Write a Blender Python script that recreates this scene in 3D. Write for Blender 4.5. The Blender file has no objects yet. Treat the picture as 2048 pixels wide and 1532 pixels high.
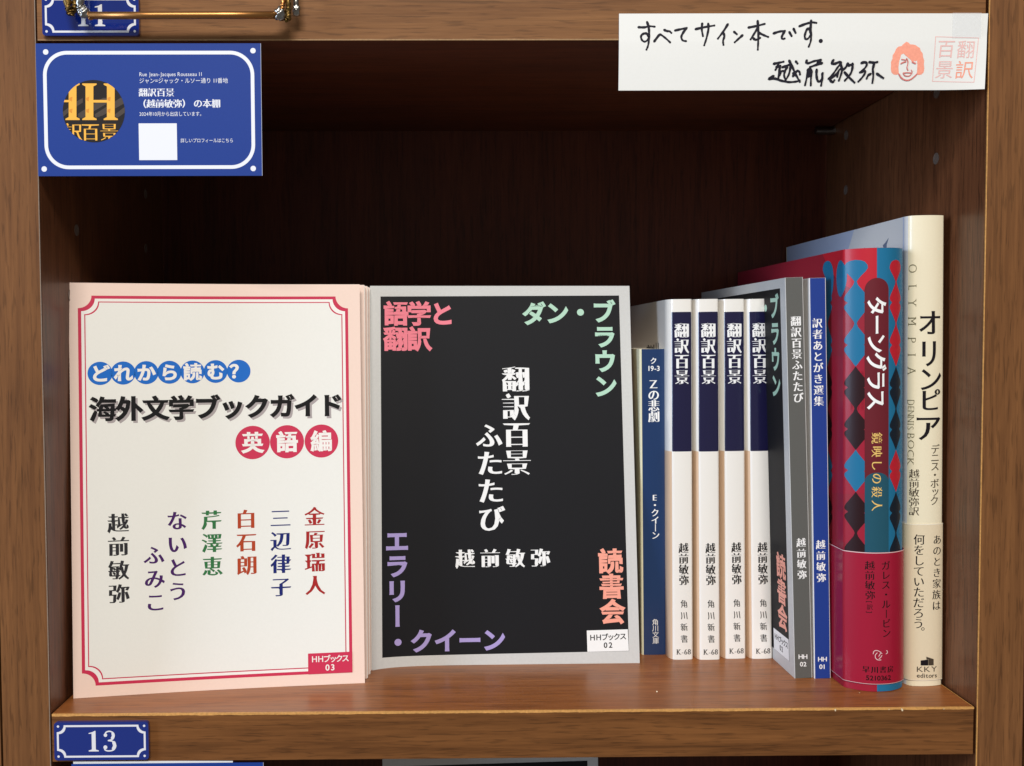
import bpy, math, random
import numpy as np
from mathutils import Vector, Matrix
from mathutils.geometry import tessellate_polygon

random.seed(7)
S = bpy.context.scene
C = S.collection
R = math.radians
MM = 0.001

# ------------------------------------------------------------------ camera
CAM = Vector((0.166191, -0.402665, 0.153612))
YAW, PITCH, ROLL = 0.010405, 0.040230, -0.003963
FPX, CX, CY = 1965.02, 920.21, 761.97          # focal length and principal point for the 2048 x 1532 picture
_cy, _sy, _cp, _sp = math.cos(YAW), math.sin(YAW), math.cos(PITCH), math.sin(PITCH)
FW = Vector((_sy * _cp, _cy * _cp, -_sp))
_r = Vector((_cy, -_sy, 0)); _u = _r.cross(FW)
RT = math.cos(ROLL) * _r + math.sin(ROLL) * _u
UP = -math.sin(ROLL) * _r + math.cos(ROLL) * _u
cam = bpy.data.cameras.new('camera')
cam.sensor_fit = 'HORIZONTAL'; cam.sensor_width = 36.0
cam.lens = FPX / 2048 * 36.0
cam.shift_x = (1024 - CX) / 2048
cam.shift_y = -(766 - CY) / 2048
cam.clip_start = 0.01; cam.clip_end = 50
co = bpy.data.objects.new('camera', cam); C.objects.link(co)
co.matrix_world = Matrix(((RT.x, UP.x, -FW.x, CAM.x), (RT.y, UP.y, -FW.y, CAM.y), (RT.z, UP.z, -FW.z, CAM.z), (0, 0, 0, 1)))
S.camera = co

# ------------------------------------------------------------------ light
S.view_settings.view_transform = 'Standard'; S.view_settings.look = 'None'
S.view_settings.exposure = 0.0; S.view_settings.gamma = 1.0
w = bpy.data.worlds.new('World'); S.world = w; w.use_nodes = True
bg = w.node_tree.nodes['Background']
bg.inputs[0].default_value = (1.0, 0.95, 0.9, 1); bg.inputs[1].default_value = 0.19

def area(name, loc, target, sx, sy, power, color):
    l = bpy.data.lights.new(name, 'AREA'); l.shape = 'RECTANGLE'; l.size = sx; l.size_y = sy
    l.energy = power; l.color = color
    o = bpy.data.objects.new(name, l); C.objects.link(o); o.location = loc
    o.rotation_euler = (Vector(target) - Vector(loc)).to_track_quat('-Z', 'Y').to_euler()
    return o
area('ceiling_lamp', (0.12, -2.15, 1.80), (0.19, 0, 0.12), 1.3, 0.45, 77, (1.0, 0.96, 0.905))
area('window_light', (-1.5, -0.74, 0.45), (0.25, 0.03, 0.12), 0.45, 1.0, 23, (0.62, 0.76, 1.0))

# ------------------------------------------------------------------ materials
def lin(c):
    c = c / 255.0
    return c / 12.92 if c <= 0.04045 else ((c + 0.055) / 1.055) ** 2.4
def col(r, g, b, k=0.9):
    return (lin(r) * k, lin(g) * k, lin(b) * k, 1)
MATS = {}
def mat(name, rgb, rough=0.5, coat=0.0, metal=0.0, spec=0.5, k=0.9, mottle=0.0, coat_rough=0.15):
    if name in MATS: return MATS[name]
    m = bpy.data.materials.new(name); m.use_nodes = True
    nt = m.node_tree; b = nt.nodes['Principled BSDF']
    c = col(*rgb, k)
    b.inputs['Base Color'].default_value = c
    b.inputs['Roughness'].default_value = rough
    b.inputs['Metallic'].default_value = metal
    b.inputs['Specular IOR Level'].default_value = spec
    b.inputs['Coat Weight'].default_value = coat
    b.inputs['Coat Roughness'].default_value = coat_rough
    if mottle:
        tc = nt.nodes.new('ShaderNodeTexCoord')
        n = nt.nodes.new('ShaderNodeTexNoise'); n.inputs['Scale'].default_value = 900; n.inputs['Detail'].default_value = 4
        n2 = nt.nodes.new('ShaderNodeTexNoise'); n2.inputs['Scale'].default_value = 28; n2.inputs['Detail'].default_value = 3
        nt.links.new(tc.outputs['Object'], n.inputs['Vector']); nt.links.new(tc.outputs['Object'], n2.inputs['Vector'])
        ad = nt.nodes.new('ShaderNodeMath'); ad.operation = 'MULTIPLY_ADD'
        nt.links.new(n.outputs[0], ad.inputs[0]); ad.inputs[1].default_value = 0.7; 
        ml = nt.nodes.new('ShaderNodeMath'); ml.operation = 'MULTIPLY'; nt.links.new(n2.outputs[0], ml.inputs[0]); ml.inputs[1].default_value = 0.3
        nt.links.new(ml.outputs[0], ad.inputs[2])
        mr = nt.nodes.new('ShaderNodeMapRange')
        mr.inputs['From Min'].default_value = 0.25; mr.inputs['From Max'].default_value = 0.75
        mr.inputs['To Min'].default_value = 1 - mottle; mr.inputs['To Max'].default_value = 1 + mottle
        nt.links.new(ad.outputs[0], mr.inputs['Value'])
        vm = nt.nodes.new('ShaderNodeVectorMath'); vm.operation = 'SCALE'; vm.inputs[0].default_value = c[:3]
        nt.links.new(mr.outputs[0], vm.inputs['Scale']); nt.links.new(vm.outputs[0], b.inputs['Base Color'])
        bp = nt.nodes.new('ShaderNodeBump'); bp.inputs['Strength'].default_value = 0.12; bp.inputs['Distance'].default_value = 0.0001
        nt.links.new(n.outputs[0], bp.inputs['Height']); nt.links.new(bp.outputs[0], b.inputs['Normal'])
    MATS[name] = m
    return m

def wood(name, light, dark, grain, rough=0.45, coat=0.0, scale=1.0, pores=0.6, seed=0.0, spec=0.4, k=0.9):
    """wood grain running along axis 'grain' (0, 1 or 2) of the object"""
    m = bpy.data.materials.new(name); m.use_nodes = True
    nt = m.node_tree; L = nt.links; N = nt.nodes; b = N['Principled BSDF']
    tc = N.new('ShaderNodeTexCoord')
    def mapped(a, c, off):
        mp = N.new('ShaderNodeMapping'); s = [c * scale] * 3; s[grain] = a * scale
        mp.inputs['Scale'].default_value = s; mp.inputs['Location'].default_value = (off + seed, off * 1.7 + seed, off * .6)
        L.new(tc.outputs['Object'], mp.inputs['Vector']); return mp
    def noise(mp, sc, det, dist=0.0, rg=0.55):
        n = N.new('ShaderNodeTexNoise'); n.inputs['Scale'].default_value = sc; n.inputs['Detail'].default_value = det
        n.inputs['Roughness'].default_value = rg; n.inputs['Distortion'].default_value = dist
        L.new(mp.outputs[0], n.inputs['Vector']); return n
    n1 = noise(mapped(5, 80, 1.3), 1.6, 6, 0.7)           # broad bands
    n2 = noise(mapped(22, 620, 3.1), 1.0, 5, 0.3, 0.65)   # fibres
    n3 = noise(mapped(70, 950, 7.7), 1.0, 2, 0.2)         # dark pores
    n4 = noise(mapped(13, 230, 5.5), 1.0, 3, 1.3)          # wavy streaks
    mix = N.new('ShaderNodeMath'); mix.operation = 'MULTIPLY_ADD'; L.new(n2.outputs[0], mix.inputs[0]); mix.inputs[1].default_value = 0.52
    mlt = N.new('ShaderNodeMath'); mlt.operation = 'MULTIPLY'; L.new(n1.outputs[0], mlt.inputs[0]); mlt.inputs[1].default_value = 0.48
    L.new(mlt.outputs[0], mix.inputs[2])
    cr = N.new('ShaderNodeValToRGB'); e = cr.color_ramp.elements
    e[0].position = 0.36; e[0].color = col(*dark, k); e[1].position = 0.62; e[1].color = col(*light, k)
    L.new(mix.outputs[0], cr.inputs[0])
    def darken(prev, src, lo, hi, amt):
        mr = N.new('ShaderNodeMapRange'); mr.interpolation_type = 'SMOOTHSTEP'
        mr.inputs['From Min'].default_value = lo; mr.inputs['From Max'].default_value = hi
        mr.inputs['To Min'].default_value = 1 - amt; mr.inputs['To Max'].default_value = 1.0
        L.new(src.outputs[0], mr.inputs['Value'])
        v = N.new('ShaderNodeVectorMath'); v.operation = 'SCALE'; L.new(prev, v.inputs[0]); L.new(mr.outputs[0], v.inputs['Scale'])
        return v.outputs[0]
    c1 = darken(cr.outputs[0], n3, 0.34, 0.46, pores * 0.75)
    c2 = darken(c1, n4, 0.30, 0.44, pores * 0.55)
    L.new(c2, b.inputs['Base Color'])
    b.inputs['Roughness'].default_value = rough; b.inputs['Coat Weight'].default_value = coat; b.inputs['Coat Roughness'].default_value = 0.18
    b.inputs['Specular IOR Level'].default_value = spec
    bp = N.new('ShaderNodeBump'); bp.inputs['Strength'].default_value = 0.25; bp.inputs['Distance'].default_value = 0.0002
    L.new(n2.outputs[0], bp.inputs['Height']); L.new(bp.outputs[0], b.inputs['Normal'])
    return m

# ------------------------------------------------------------------ object helpers
def link(name, verts, faces, m, parent=None, smooth=False):
    me = bpy.data.meshes.new(name); me.from_pydata([tuple(v) for v in verts], [], faces); me.update()
    if m is not None: me.materials.append(m)
    if smooth:
        for p in me.polygons: p.use_smooth = True
    o = bpy.data.objects.new(name, me); C.objects.link(o)
    if parent: o.parent = parent
    return o
def thing(name, label, cat, M=None, group=None):
    o = bpy.data.objects.new(name, None); C.objects.link(o); o.empty_display_size = 0.01
    if M is not None: o.matrix_world = M
    o['label'] = label; o['category'] = cat
    if group: o['group'] = group
    return o
def box(name, x0, x1, y0, y1, z0, z1, m, parent=None, bevel=0.0):
    v = [(x, y, z) for z in (z0, z1) for y in (y0, y1) for x in (x0, x1)]
    f = [(0, 2, 3, 1), (4, 5, 7, 6), (0, 1, 5, 4), (2, 6, 7, 3), (0, 4, 6, 2), (1, 3, 7, 5)]
    o = link(name, v, f, m, parent)
    if bevel:
        b = o.modifiers.new('bevel', 'BEVEL'); b.width = bevel; b.segments = 3; b.limit_method = 'NONE'
    return o
def prism(outline, z0, z1):
    """solid between z0 and z1 over a closed 2D outline (counter-clockwise); triangulated caps"""
    n = len(outline)
    v = [(x, y, z0) for x, y in outline] + [(x, y, z1) for x, y in outline]
    f = [(i, (i + 1) % n, n + (i + 1) % n, n + i) for i in range(n)]
    t = tessellate_polygon([[Vector((x, y, 0)) for x, y in outline]])
    for a, b, c in t:
        ar = (outline[b][0] - outline[a][0]) * (outline[c][1] - outline[a][1]) - (outline[b][1] - outline[a][1]) * (outline[c][0] - outline[a][0])
        if ar < 0: a, b, c = c, b, a
        f.append((c, b, a)); f.append((n + a, n + b, n + c))
    return v, f
def tube(pts, rad, seg=8, caps=True):
    """round bar along a path; rad is one radius or one per point"""
    v, f = [], []; n = len(pts); P = [Vector(p) for p in pts]
    rr = rad if isinstance(rad, (list, tuple)) else [rad] * n
    for i, p in enumerate(P):
        d = (P[min(i + 1, n - 1)] - P[max(i - 1, 0)]).normalized()
        a = d.cross(Vector((0.13, 0.31, 0.94))).normalized(); b = d.cross(a)
        for k in range(seg):
            t = 2 * math.pi * k / seg; v.append(p + rr[i] * (math.cos(t) * a + math.sin(t) * b))
    for i in range(n - 1):
        for k in range(seg):
            f.append((i * seg + k, i * seg + (k + 1) % seg, (i + 1) * seg + (k + 1) % seg, (i + 1) * seg + k))
    if caps: f.append(tuple(range(seg))[::-1]); f.append(tuple((n - 1) * seg + k for k in range(seg)))
    return v, f

# ------------------------------------------------------------------ lettering
_cu = bpy.data.curves.new('glyph', 'FONT'); _cu.resolution_u = 4
_go = bpy.data.objects.new('glyph', _cu); C.objects.link(_go)
_RAW = {}
def raw(ch):
    if ch not in _RAW:
        _cu.body = ch
        dg = bpy.context.evaluated_depsgraph_get(); dg.update()
        me = bpy.data.meshes.new_from_object(_go.evaluated_get(dg))
        v = np.array([(p.co.x, p.co.y) for p in me.vertices], float).reshape(-1, 2)
        t = [tuple(p.vertices) for p in me.polygons]
        bpy.data.meshes.remove(me)
        tt = []
        for q in t:
            a, b, c = q[:3]
            A = (v[b] - v[a])[0] * (v[c] - v[a])[1] - (v[b] - v[a])[1] * (v[c] - v[a])[0]
            tt.append((a, b, c) if A > 0 else (c, b, a))
        _RAW[ch] = (v, tt)
    return _RAW[ch]
def is_cjk(ch): return ord(ch) > 0x2000
_GL = {}
def glyph(ch, a, b, serif, gapf=0.30):
    """outline of one character, strokes made wider (a: upright strokes, b: level strokes, in em); serif adds Ming-style triangles / slab feet"""
    key = (ch, a, b, serif, gapf)
    if key in _GL: return _GL[key]
    v, t = raw(ch)
    if len(v) == 0: _GL[key] = (v, []); return _GL[key]
    cnt = {}
    for q in t:
        for i in range(3): cnt[(q[i], q[(i + 1) % 3])] = 1
    E = [e for e in cnt if (e[1], e[0]) not in cnt]
    nxt = {}; prv = {}
    for p, q in E: nxt[p] = q; prv[q] = p
    A = np.array([v[p] for p, q in E]); B = np.array([v[q] for p, q in E])
    new = v.copy(); info = {}
    def nrm(p, q):
        d = v[q] - v[p]; l = math.hypot(*d)
        return (np.array((d[1], -d[0])) / l if l > 1e-9 else np.array((0., 0.))), l
    def ray(p, d, skip):
        AB = B - A; den = d[0] * (-AB[:, 1]) + d[1] * AB[:, 0]
        ok = np.abs(den) > 1e-9; den2 = np.where(ok, den, 1)
        W = A - p
        tt = (W[:, 0] * (-AB[:, 1]) + W[:, 1] * AB[:, 0]) / den2
        ss = (d[0] * W[:, 1] - d[1] * W[:, 0]) / den2
        ok &= (tt > 1e-4) & (ss > -0.02) & (ss < 1.02)
        for k in skip: ok[k] = False
        return tt[ok].min() if ok.any() else 9.0
    idx = {e: i for i, e in enumerate(E)}
    for p in nxt:
        if p not in prv: continue
        n1, l1 = nrm(prv[p], p); n2, l2 = nrm(p, nxt[p])
        d1 = a * n1[0] ** 2 + b * n1[1] ** 2; d2 = a * n2[0] ** 2 + b * n2[1] ** 2
        det = n1[0] * n2[1] - n1[1] * n2[0]
        if abs(det) > 0.25: dv = np.array(((d1 * n2[1] - d2 * n1[1]) / det, (n1[0] * d2 - n2[0] * d1) / det))
        else:
            nn = n1 + n2; l = math.hypot(*nn); dv = nn / l * (d1 + d2) / 2 if l > 1e-6 else np.zeros(2)
        L = math.hypot(*dv)
        if L > 1e-6:
            sk = (idx[(prv[p], p)], idx[(p, nxt[p])])
            g = ray(v[p], dv / L, sk) * (gapf if (d1 + d2) > 0 else 0.38)
            if d1 * d2 < 0: g = min(g, ray(v[p], -dv / L, sk) * 0.6)
            if L > g: dv = dv * g / L
        new[p] = v[p] + dv
    vv = [tuple(x) for x in new]; tt = list(t)
    if serif:
        for p in nxt:
            if p not in prv: continue
            n1, l1 = nrm(prv[p], p); n2, l2 = nrm(p, nxt[p])
            if is_cjk(ch):
                if serif == 1 and ord(ch) < 0x3100: continue          # kana keep their brush shape
                if n1[0] > 0.96 and n2[1] > 0.96 and l2 > 0.12:
                    x, y = new[p]; wd = min(0.105, l2 * 0.6)
                    h = min(0.085, ray(new[p] + np.array((-wd * .5, 1e-3)), np.array((0., 1.)), ()) * 0.6)
                    if h > 0.015:
                        k = len(vv); vv += [(x - wd, y), (x - wd * .38, y + h), (x + .012, y - .002)]
                        tt.append((k, k + 2, k + 1))
                # Ming-style head: a small notch to the left on top of upright strokes
                if n1[1] > 0.96 and n2[0] < -0.96 and 0.03 < l1 < 0.13 and l2 > 0.15:
                    x, y = new[p]; wd = min(0.04, ray(new[p] + np.array((0, -.01)), np.array((-1., 0.)), ()) * 0.5)
                    if wd > 0.008:
                        k = len(vv); vv += [(x, y), (x - wd, y + .004), (x, y - 0.05)]
                        tt.append((k, k + 1, k + 2))
            else:
                q = nxt[p]; n3, l3 = nrm(q, nxt[q])
                if abs(n2[1]) > 0.97 and l2 < 0.17 and l1 > 0.2 and l3 > 0.2 and abs(n1[0]) > 0.55 and abs(n3[0]) > 0.55 and n1[0] * n3[0] < 0:
                    sy = -1 if n2[1] > 0 else 1
                    for c, sx in ((p, n1[0]), (q, n3[0])):
                        x, y = new[c]; sx = 1 if sx > 0 else -1
                        k = len(vv); vv += [(x, y), (x + sx * .075, y), (x + sx * .075, y + sy * .022), (x, y + sy * .05)]
                        tt.append((k, k + 1, k + 2) if sx * sy > 0 else (k, k + 2, k + 1)); tt.append((k, k + 2, k + 3) if sx * sy > 0 else (k, k + 3, k + 2))
    _GL[key] = (np.array(vv), tt)
    return _GL[key]
STY = {'heavy': (.044, .038, 0), 'bold': (.020, .017, 0), 'plain': (0, 0, 0), 'thin': (-.012, -.012, 0),
       'ming': (.016, -.018, 2), 'mingb': (.036, -.016, 2), 'mingm': (.042, -.010, 2, .34), 'mingt': (.052, -.020, 2, .37), 'mingl': (-.008, -.024, 2), 'brush': (.012, -.006, 0), 'brushb': (.034, .012, 0), 'brushl': (-.006, -.014, 0)}

class Face:
    """a printable surface: u to the right, v up (mm), as seen from outside"""
    def __init__(s, fn, M, umax, vmax, step=None, vstep=1e9):
        s.fn, s.M, s.umax, s.vmax, s.step, s.vstep = fn, M, umax, vmax, step, vstep
    def at(s, u, v, layer=0):
        p = Vector(s.fn(u, v))
        if layer:
            e = 0.05
            n = (Vector(s.fn(u + e, v)) - Vector(s.fn(u - e, v))).cross(Vector(s.fn(u, v + e)) - Vector(s.fn(u, v - e))).normalized()
            p = p + n * (0.045 * layer)
        return p * MM
    def seen(s, u, v):
        q = s.M @ s.at(u, v); d = q - CAM; z = d.dot(FW)
        return CX + FPX * d.dot(RT) / z, CY - FPX * d.dot(UP) / z
    def uv(s, x, y):
        """where on this surface the print measured at (x, y) in the photograph lies"""
        u, v = s.umax / 2, s.vmax / 2
        for _ in range(25):
            a = s.seen(u, v); b = s.seen(u + .05, v); c = s.seen(u, v + .05)
            j = ((b[0] - a[0]) / .05, (c[0] - a[0]) / .05, (b[1] - a[1]) / .05, (c[1] - a[1]) / .05)
            det = j[0] * j[3] - j[1] * j[2]
            if abs(det) < 1e-9: break
            rx, ry = x - a[0], y - a[1]
            du, dv = (rx * j[3] - ry * j[1]) / det, (ry * j[0] - rx * j[2]) / det
            u = min(max(u + du, 0.0), s.umax); v = v + dv
        return u, v
    def ppm(s, x, y):
        u, v = s.uv(x, y); a = s.seen(u, v - 1); b = s.seen(u, v + 1)
        return math.hypot(a[0] - b[0], a[1] - b[1]) / 2

class Art:
    """print on one face: triangles in mm, one part per name"""
    def __init__(s, root, face): s.root, s.f, s.parts = root, face, {}
    def tris(s, name, m, layer, tl):
        s.parts.setdefault((name, m.name), (name, m, []))[2].extend([(layer, t) for t in tl])
    def poly(s, name, m, layer, loops):
        if not isinstance(loops[0][0], (tuple, list)): loops = [loops]
        flat = [p for l in loops for p in l]
        t = tessellate_polygon([[Vector((p[0], p[1], 0)) for p in l] for l in loops])
        out = []
        for a, b, c in t:
            A, B, D = flat[a], flat[b], flat[c]
            ar = (B[0] - A[0]) * (D[1] - A[1]) - (B[1] - A[1]) * (D[0] - A[0])
            if abs(ar) < 1e-9: continue
            out.append((A, B, D) if ar > 0 else (D, B, A))
        s.tris(name, m, layer, out)
    def rect(s, name, m, layer, u0, v0, u1, v1): s.poly(name, m, layer, [(u0, v0), (u1, v0), (u1, v1), (u0, v1)])
    def disc(s, name, m, layer, u, v, r, n=40): s.poly(name, m, layer, [(u + r * math.cos(2 * math.pi * i / n), v + r * math.sin(2 * math.pi * i / n)) for i in range(n)])
    def stroke(s, name, m, layer, pts, wd, closed=False, smooth=True, vary=0.0):
        P = [Vector(p) for p in pts]
        if smooth and len(P) > 2:
            Q = []; n = len(P)
            rng = range(n) if closed else range(n - 1)
            for i in rng:
                p0 = P[i - 1] if (i > 0 or closed) else P[0]; p1 = P[i]; p2 = P[(i + 1) % n]; p3 = P[(i + 2) % n] if (closed or i + 2 < n) else P[-1]
                for k in range(5):
                    q = k / 5
                    Q.append(0.5 * ((2 * p1) + (p2 - p0) * q + (2 * p0 - 5 * p1 + 4 * p2 - p3) * q * q + (3 * p1 - p0 - 3 * p2 + p3) * q ** 3))
            if not closed: Q.append(P[-1])
            P = Q
        n = len(P); out = []
        for i in range(n if closed else n - 1):
            a, b = P[i], P[(i + 1) % n]; d = b - a
            if d.length < 1e-6: continue
            d.normalize()
            def nr(j):
                e = (P[(j + 1) % n] if (closed or j + 1 < n) else P[j]) - (P[j - 1] if (closed or j > 0) else P[j])
                e = e.normalized() if e.length > 1e-6 else d
                return Vector((-e.y, e.x))
            f1, f2 = [1 + vary * (.55 * math.cos(j_ / max(n - 1, 1) * 3.4) + .35 * math.sin(j_ * 1.3 + pts[0][0])) for j_ in (i, i + 1)]
            na, nb = nr(i) * wd * f1 / 2, nr((i + 1) % n) * wd * f2 / 2
            q = [a - na, b - nb, b + nb, a + na]
            out.append((tuple(q[0]), tuple(q[1]), tuple(q[2]))); out.append((tuple(q[0]), tuple(q[2]), tuple(q[3])))
        if not closed:
            for c, e in ((P[0], P[0] - P[1]), (P[-1], P[-1] - P[-2])):
                if e.length < 1e-6: continue
                t0 = math.atan2(e.y, e.x)
                pp = [(c.x + wd / 2 * math.cos(t0 + (k / 6 - .5) * math.pi), c.y + wd / 2 * math.sin(t0 + (k / 6 - .5) * math.pi)) for k in range(7)]
                for k in range(6): out.append((tuple(c), pp[k], pp[k + 1]))
        s.tris(name, m, layer, out)
    def char(s, name, m, layer, ch, u, v, size, sty='plain', sx=1.0, rot=0.0, shear=0.0, clip=None):
        a, b, sf = STY[sty][:3]; gf = STY[sty][3] if len(STY[sty]) > 3 else .30
        if sf and 0x3040 <= ord(ch) < 0x3100: b = b * 0.35 + a * 0.15; a *= 0.8
        vv, tt = glyph(ch, a, b, sf, gf)
        if len(vv) == 0: return
        cx = 0.5 if is_cjk(ch) else (vv[:, 0].min() + vv[:, 0].max()) / 2
        cyy = 0.38 if is_cjk(ch) else 0.36
        ca, sa = math.cos(R(rot)), math.sin(R(rot)); out = []
        def tr(p):
            x, y = (p[0] - cx) * size * sx + shear * (p[1] - cyy) * size, (p[1] - cyy) * size
            return (u + x * ca - y * sa, v + x * sa + y * ca)
        for q in tt: out.append(tuple(tr(vv[i]) for i in q))
        if clip: out = clip_tris(out, clip)
        s.tris(name, m, layer, out)
    def run(s, name, m, layer, text, p0, p1, size, sty='plain', **kw):
        """characters spaced evenly between two points measured in the photograph; size in its pixels"""
        a = s.f.uv(*p0); b = s.f.uv(*p1); n = len(text); sz = size / s.f.ppm((p0[0] + p1[0]) / 2, (p0[1] + p1[1]) / 2)
        for i, ch in enumerate(text):
            if ch == ' ': continue
            q = i / max(n - 1, 1)
            k = dict(kw); g = ch; du = dv = 0
            if 'vert' in k:
                k.pop('vert')
                if ch in 'ー[]（）': k['rot'] = -90
                if ch in 'っッゃゅょ': du, dv = sz * .08, sz * .08
                if ch == '。': du, dv = sz * .6, sz * .6
            s.char(name, m, layer, g, a[0] + (b[0] - a[0]) * q + du, a[1] + (b[1] - a[1]) * q + dv, sz, sty, **k)
    def line(s, name, m, layer, text, p0, p1, size, sty='plain', rot=0, space=0.0):
        """Latin text set with its own widths, stretched to run from p0 to p1"""
        a = Vector(s.f.uv(*p0)); b = Vector(s.f.uv(*p1)); sz = size / s.f.ppm((p0[0] + p1[0]) / 2, (p0[1] + p1[1]) / 2)
        W = []
        for ch in text:
            v, _ = raw(ch)
            W.append(0.30 if len(v) == 0 else (1.0 if is_cjk(ch) else max(v[:, 0].max() - v[:, 0].min() + 0.1, 0.30 if ch in 'ilj' else 0.42) + space))
        T = sum(W); x = 0; st, sx = STY[sty], (b - a).length / T / sz
        for ch, wd in zip(text, W):
            c = a + (b - a) * ((x + wd / 2) / T); x += wd
            if len(raw(ch)[0]): s.char(name, m, layer, ch, c.x, c.y, sz, sty, sx=sx, rot=rot)
    def P(s, pts): return [s.f.uv(*p) for p in pts]
    def done(s):
        for name, m, items in s.parts.values():
            name = name.split('#')[0]
            V, F = [], []; step = s.f.step; cache = {}
            def idx(layer, p):
                k = (layer, round(p[0], 4), round(p[1], 4))
                if k not in cache: cache[k] = len(V); V.append(s.f.at(p[0], p[1], layer))
                return cache[k]
            for layer, t in items:
                st = [t]
                while st:
                    q = st.pop()
                    if step:
                        du = [max(abs(q[(i + 1) % 3][0] - q[i][0]) / step, abs(q[(i + 1) % 3][1] - q[i][1]) / s.f.vstep) for i in range(3)]; j = du.index(max(du))
                        if du[j] > 1:
                            A, B, D = q[j], q[(j + 1) % 3], q[(j + 2) % 3]
                            Mi = ((A[0] + B[0]) / 2, (A[1] + B[1]) / 2)
                            st += [(A, Mi, D), (Mi, B, D)]; continue
                    ia = [idx(layer, p) for p in q]
                    if len(set(ia)) == 3: F.append(tuple(ia))
            o = link(name, V, F, m, s.root)
def clip_tris(tris, poly):
    out = []
    n = len(poly)
    for t in tris:
        P = list(t)
        for i in range(n):
            a, b = poly[i], poly[(i + 1) % n]; Q = []
            if not P: break
            def side(p): return (b[0] - a[0]) * (p[1] - a[1]) - (b[1] - a[1]) * (p[0] - a[0])
            for k in range(len(P)):
                p, q = P[k], P[(k + 1) % len(P)]; sp, sq = side(p), side(q)
                if sp >= 0: Q.append(p)
                if sp * sq < 0:
                    r = sp / (sp - sq); Q.append((p[0] + (q[0] - p[0]) * r, p[1] + (q[1] - p[1]) * r))
            P = Q
        for k in range(1, len(P) - 1): out.append((P[0], P[k], P[k + 1]))
    return out
def frame(bl, ang=0.0, lean=0.0):
    """matrix of a sheet or book standing with its lower left corner at bl (mm), turned by ang and leaning back by lean"""
    U = Vector((math.cos(ang), math.sin(ang), 0)); B = Vector((-math.sin(ang), math.cos(ang), 0))
    V = Vector((0, 0, 1)) * math.cos(lean) + B * math.sin(lean); Y = V.cross(U)
    b = Vector(bl) * MM
    return Matrix(((U.x, Y.x, V.x, b.x), (U.y, Y.y, V.y, b.y), (U.z, Y.z, V.z, b.z), (0, 0, 0, 1)))
def front(M, w_, h_, y=0.0, bend=None):
    if bend: return Face(lambda u, v: (u + bend(u, v)[0], y + bend(u, v)[1], v + (bend(u, v)[2] if len(bend(u, v)) > 2 else 0.0)), M, w_, h_, step=0.9 if h_ > 60 else 2.0, vstep=14 if h_ > 60 else 3)
    return Face(lambda u, v: (u, y, v), M, w_, h_)
def bent_slab(name, u0, u1, v0, v1, y0, y1, m, parent, bend, nu=40, nv=10):
    V, F = [], []
    for y in (y0, y1):
        for j in range(nv + 1):
            for i in range(nu + 1):
                u, v = u0 + (u1 - u0) * i / nu, v0 + (v1 - v0) * j / nv; d = bend(u, v)
                V.append(((u + d[0]) * MM, (y + d[1]) * MM, (v + (d[2] if len(d) > 2 else 0.0)) * MM))
    N = (nu + 1) * (nv + 1); q = lambda i, j, k: k * N + j * (nu + 1) + i
    for j in range(nv):
        for i in range(nu):
            F.append((q(i, j, 0), q(i + 1, j, 0), q(i + 1, j + 1, 0), q(i, j + 1, 0))); F.append((q(i, j, 1), q(i, j + 1, 1), q(i + 1, j + 1, 1), q(i + 1, j, 1)))
    for i in range(nu):
        F.append((q(i, 0, 1), q(i + 1, 0, 1), q(i + 1, 0, 0), q(i, 0, 0))); F.append((q(i, nv, 0), q(i + 1, nv, 0), q(i + 1, nv, 1), q(i, nv, 1)))
    for j in range(nv):
        F.append((q(0, j, 0), q(0, j + 1, 0), q(0, j + 1, 1), q(0, j, 1))); F.append((q(nu, j, 1), q(nu, j + 1, 1), q(nu, j + 1, 0), q(nu, j, 0)))
    return link(name, V, F, m, parent)
#PART2
# ------------------------------------------------------------------ helpers that need the camera numbers
def on_plane(x, y, Y):
    """point (mm) at depth Y (mm) behind the front of the bookcase that was measured at (x, y) in the photograph"""
    d = FW + (x - CX) / FPX * RT - (y - CY) / FPX * UP
    t = (Y * MM - CAM.y) / d.y
    return (CAM + d * t) / MM
def on_floor(x, y):
    d = FW + (x - CX) / FPX * RT - (y - CY) / FPX * UP
    return (CAM + d * (-CAM.z / d.z)) / MM
def slab(name, outline, y0, y1, m, parent, bevel=0.0):
    """flat piece facing the viewer: outline in (x, z) mm, from depth y0 to y1"""
    v, f = prism(outline, 0, 1)
    v = [(a * MM, (y0 + (y1 - y0) * c) * MM, b * MM) for a, b, c in v]
    f = [tuple(reversed(q)) for q in f]
    f = [tuple(reversed(q)) for q in f]
    o = link(name, v, f, m, parent)
    if bevel:
        b = o.modifiers.new('bevel', 'BEVEL'); b.width = bevel * MM; b.segments = 3; b.limit_method = 'ANGLE'; b.angle_limit = R(50)
    return o
def rounded(x0, y0, x1, y1, r, n=8):
    P = []
    for cx, cy, a in ((x1 - r, y0 + r, -90), (x1 - r, y1 - r, 0), (x0 + r, y1 - r, 90), (x0 + r, y0 + r, 180)):
        for k in range(n + 1):
            t = R(a + 90 * k / n); P.append((cx + r * math.cos(t), cy + r * math.sin(t)))
    return P
def notched(x0, y0, x1, y1, r, n=7, bulge=1.0):
    """rectangle whose corners are scooped out"""
    P = []
    for cx, cy, a in ((x0, y0, 90), (x1, y0, 180), (x1, y1, 270), (x0, y1, 0)):
        for k in range(n + 1):
            t = R(a - 90 * k / n); P.append((cx + r * math.cos(t), cy + r * math.sin(t)))
    return P

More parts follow.
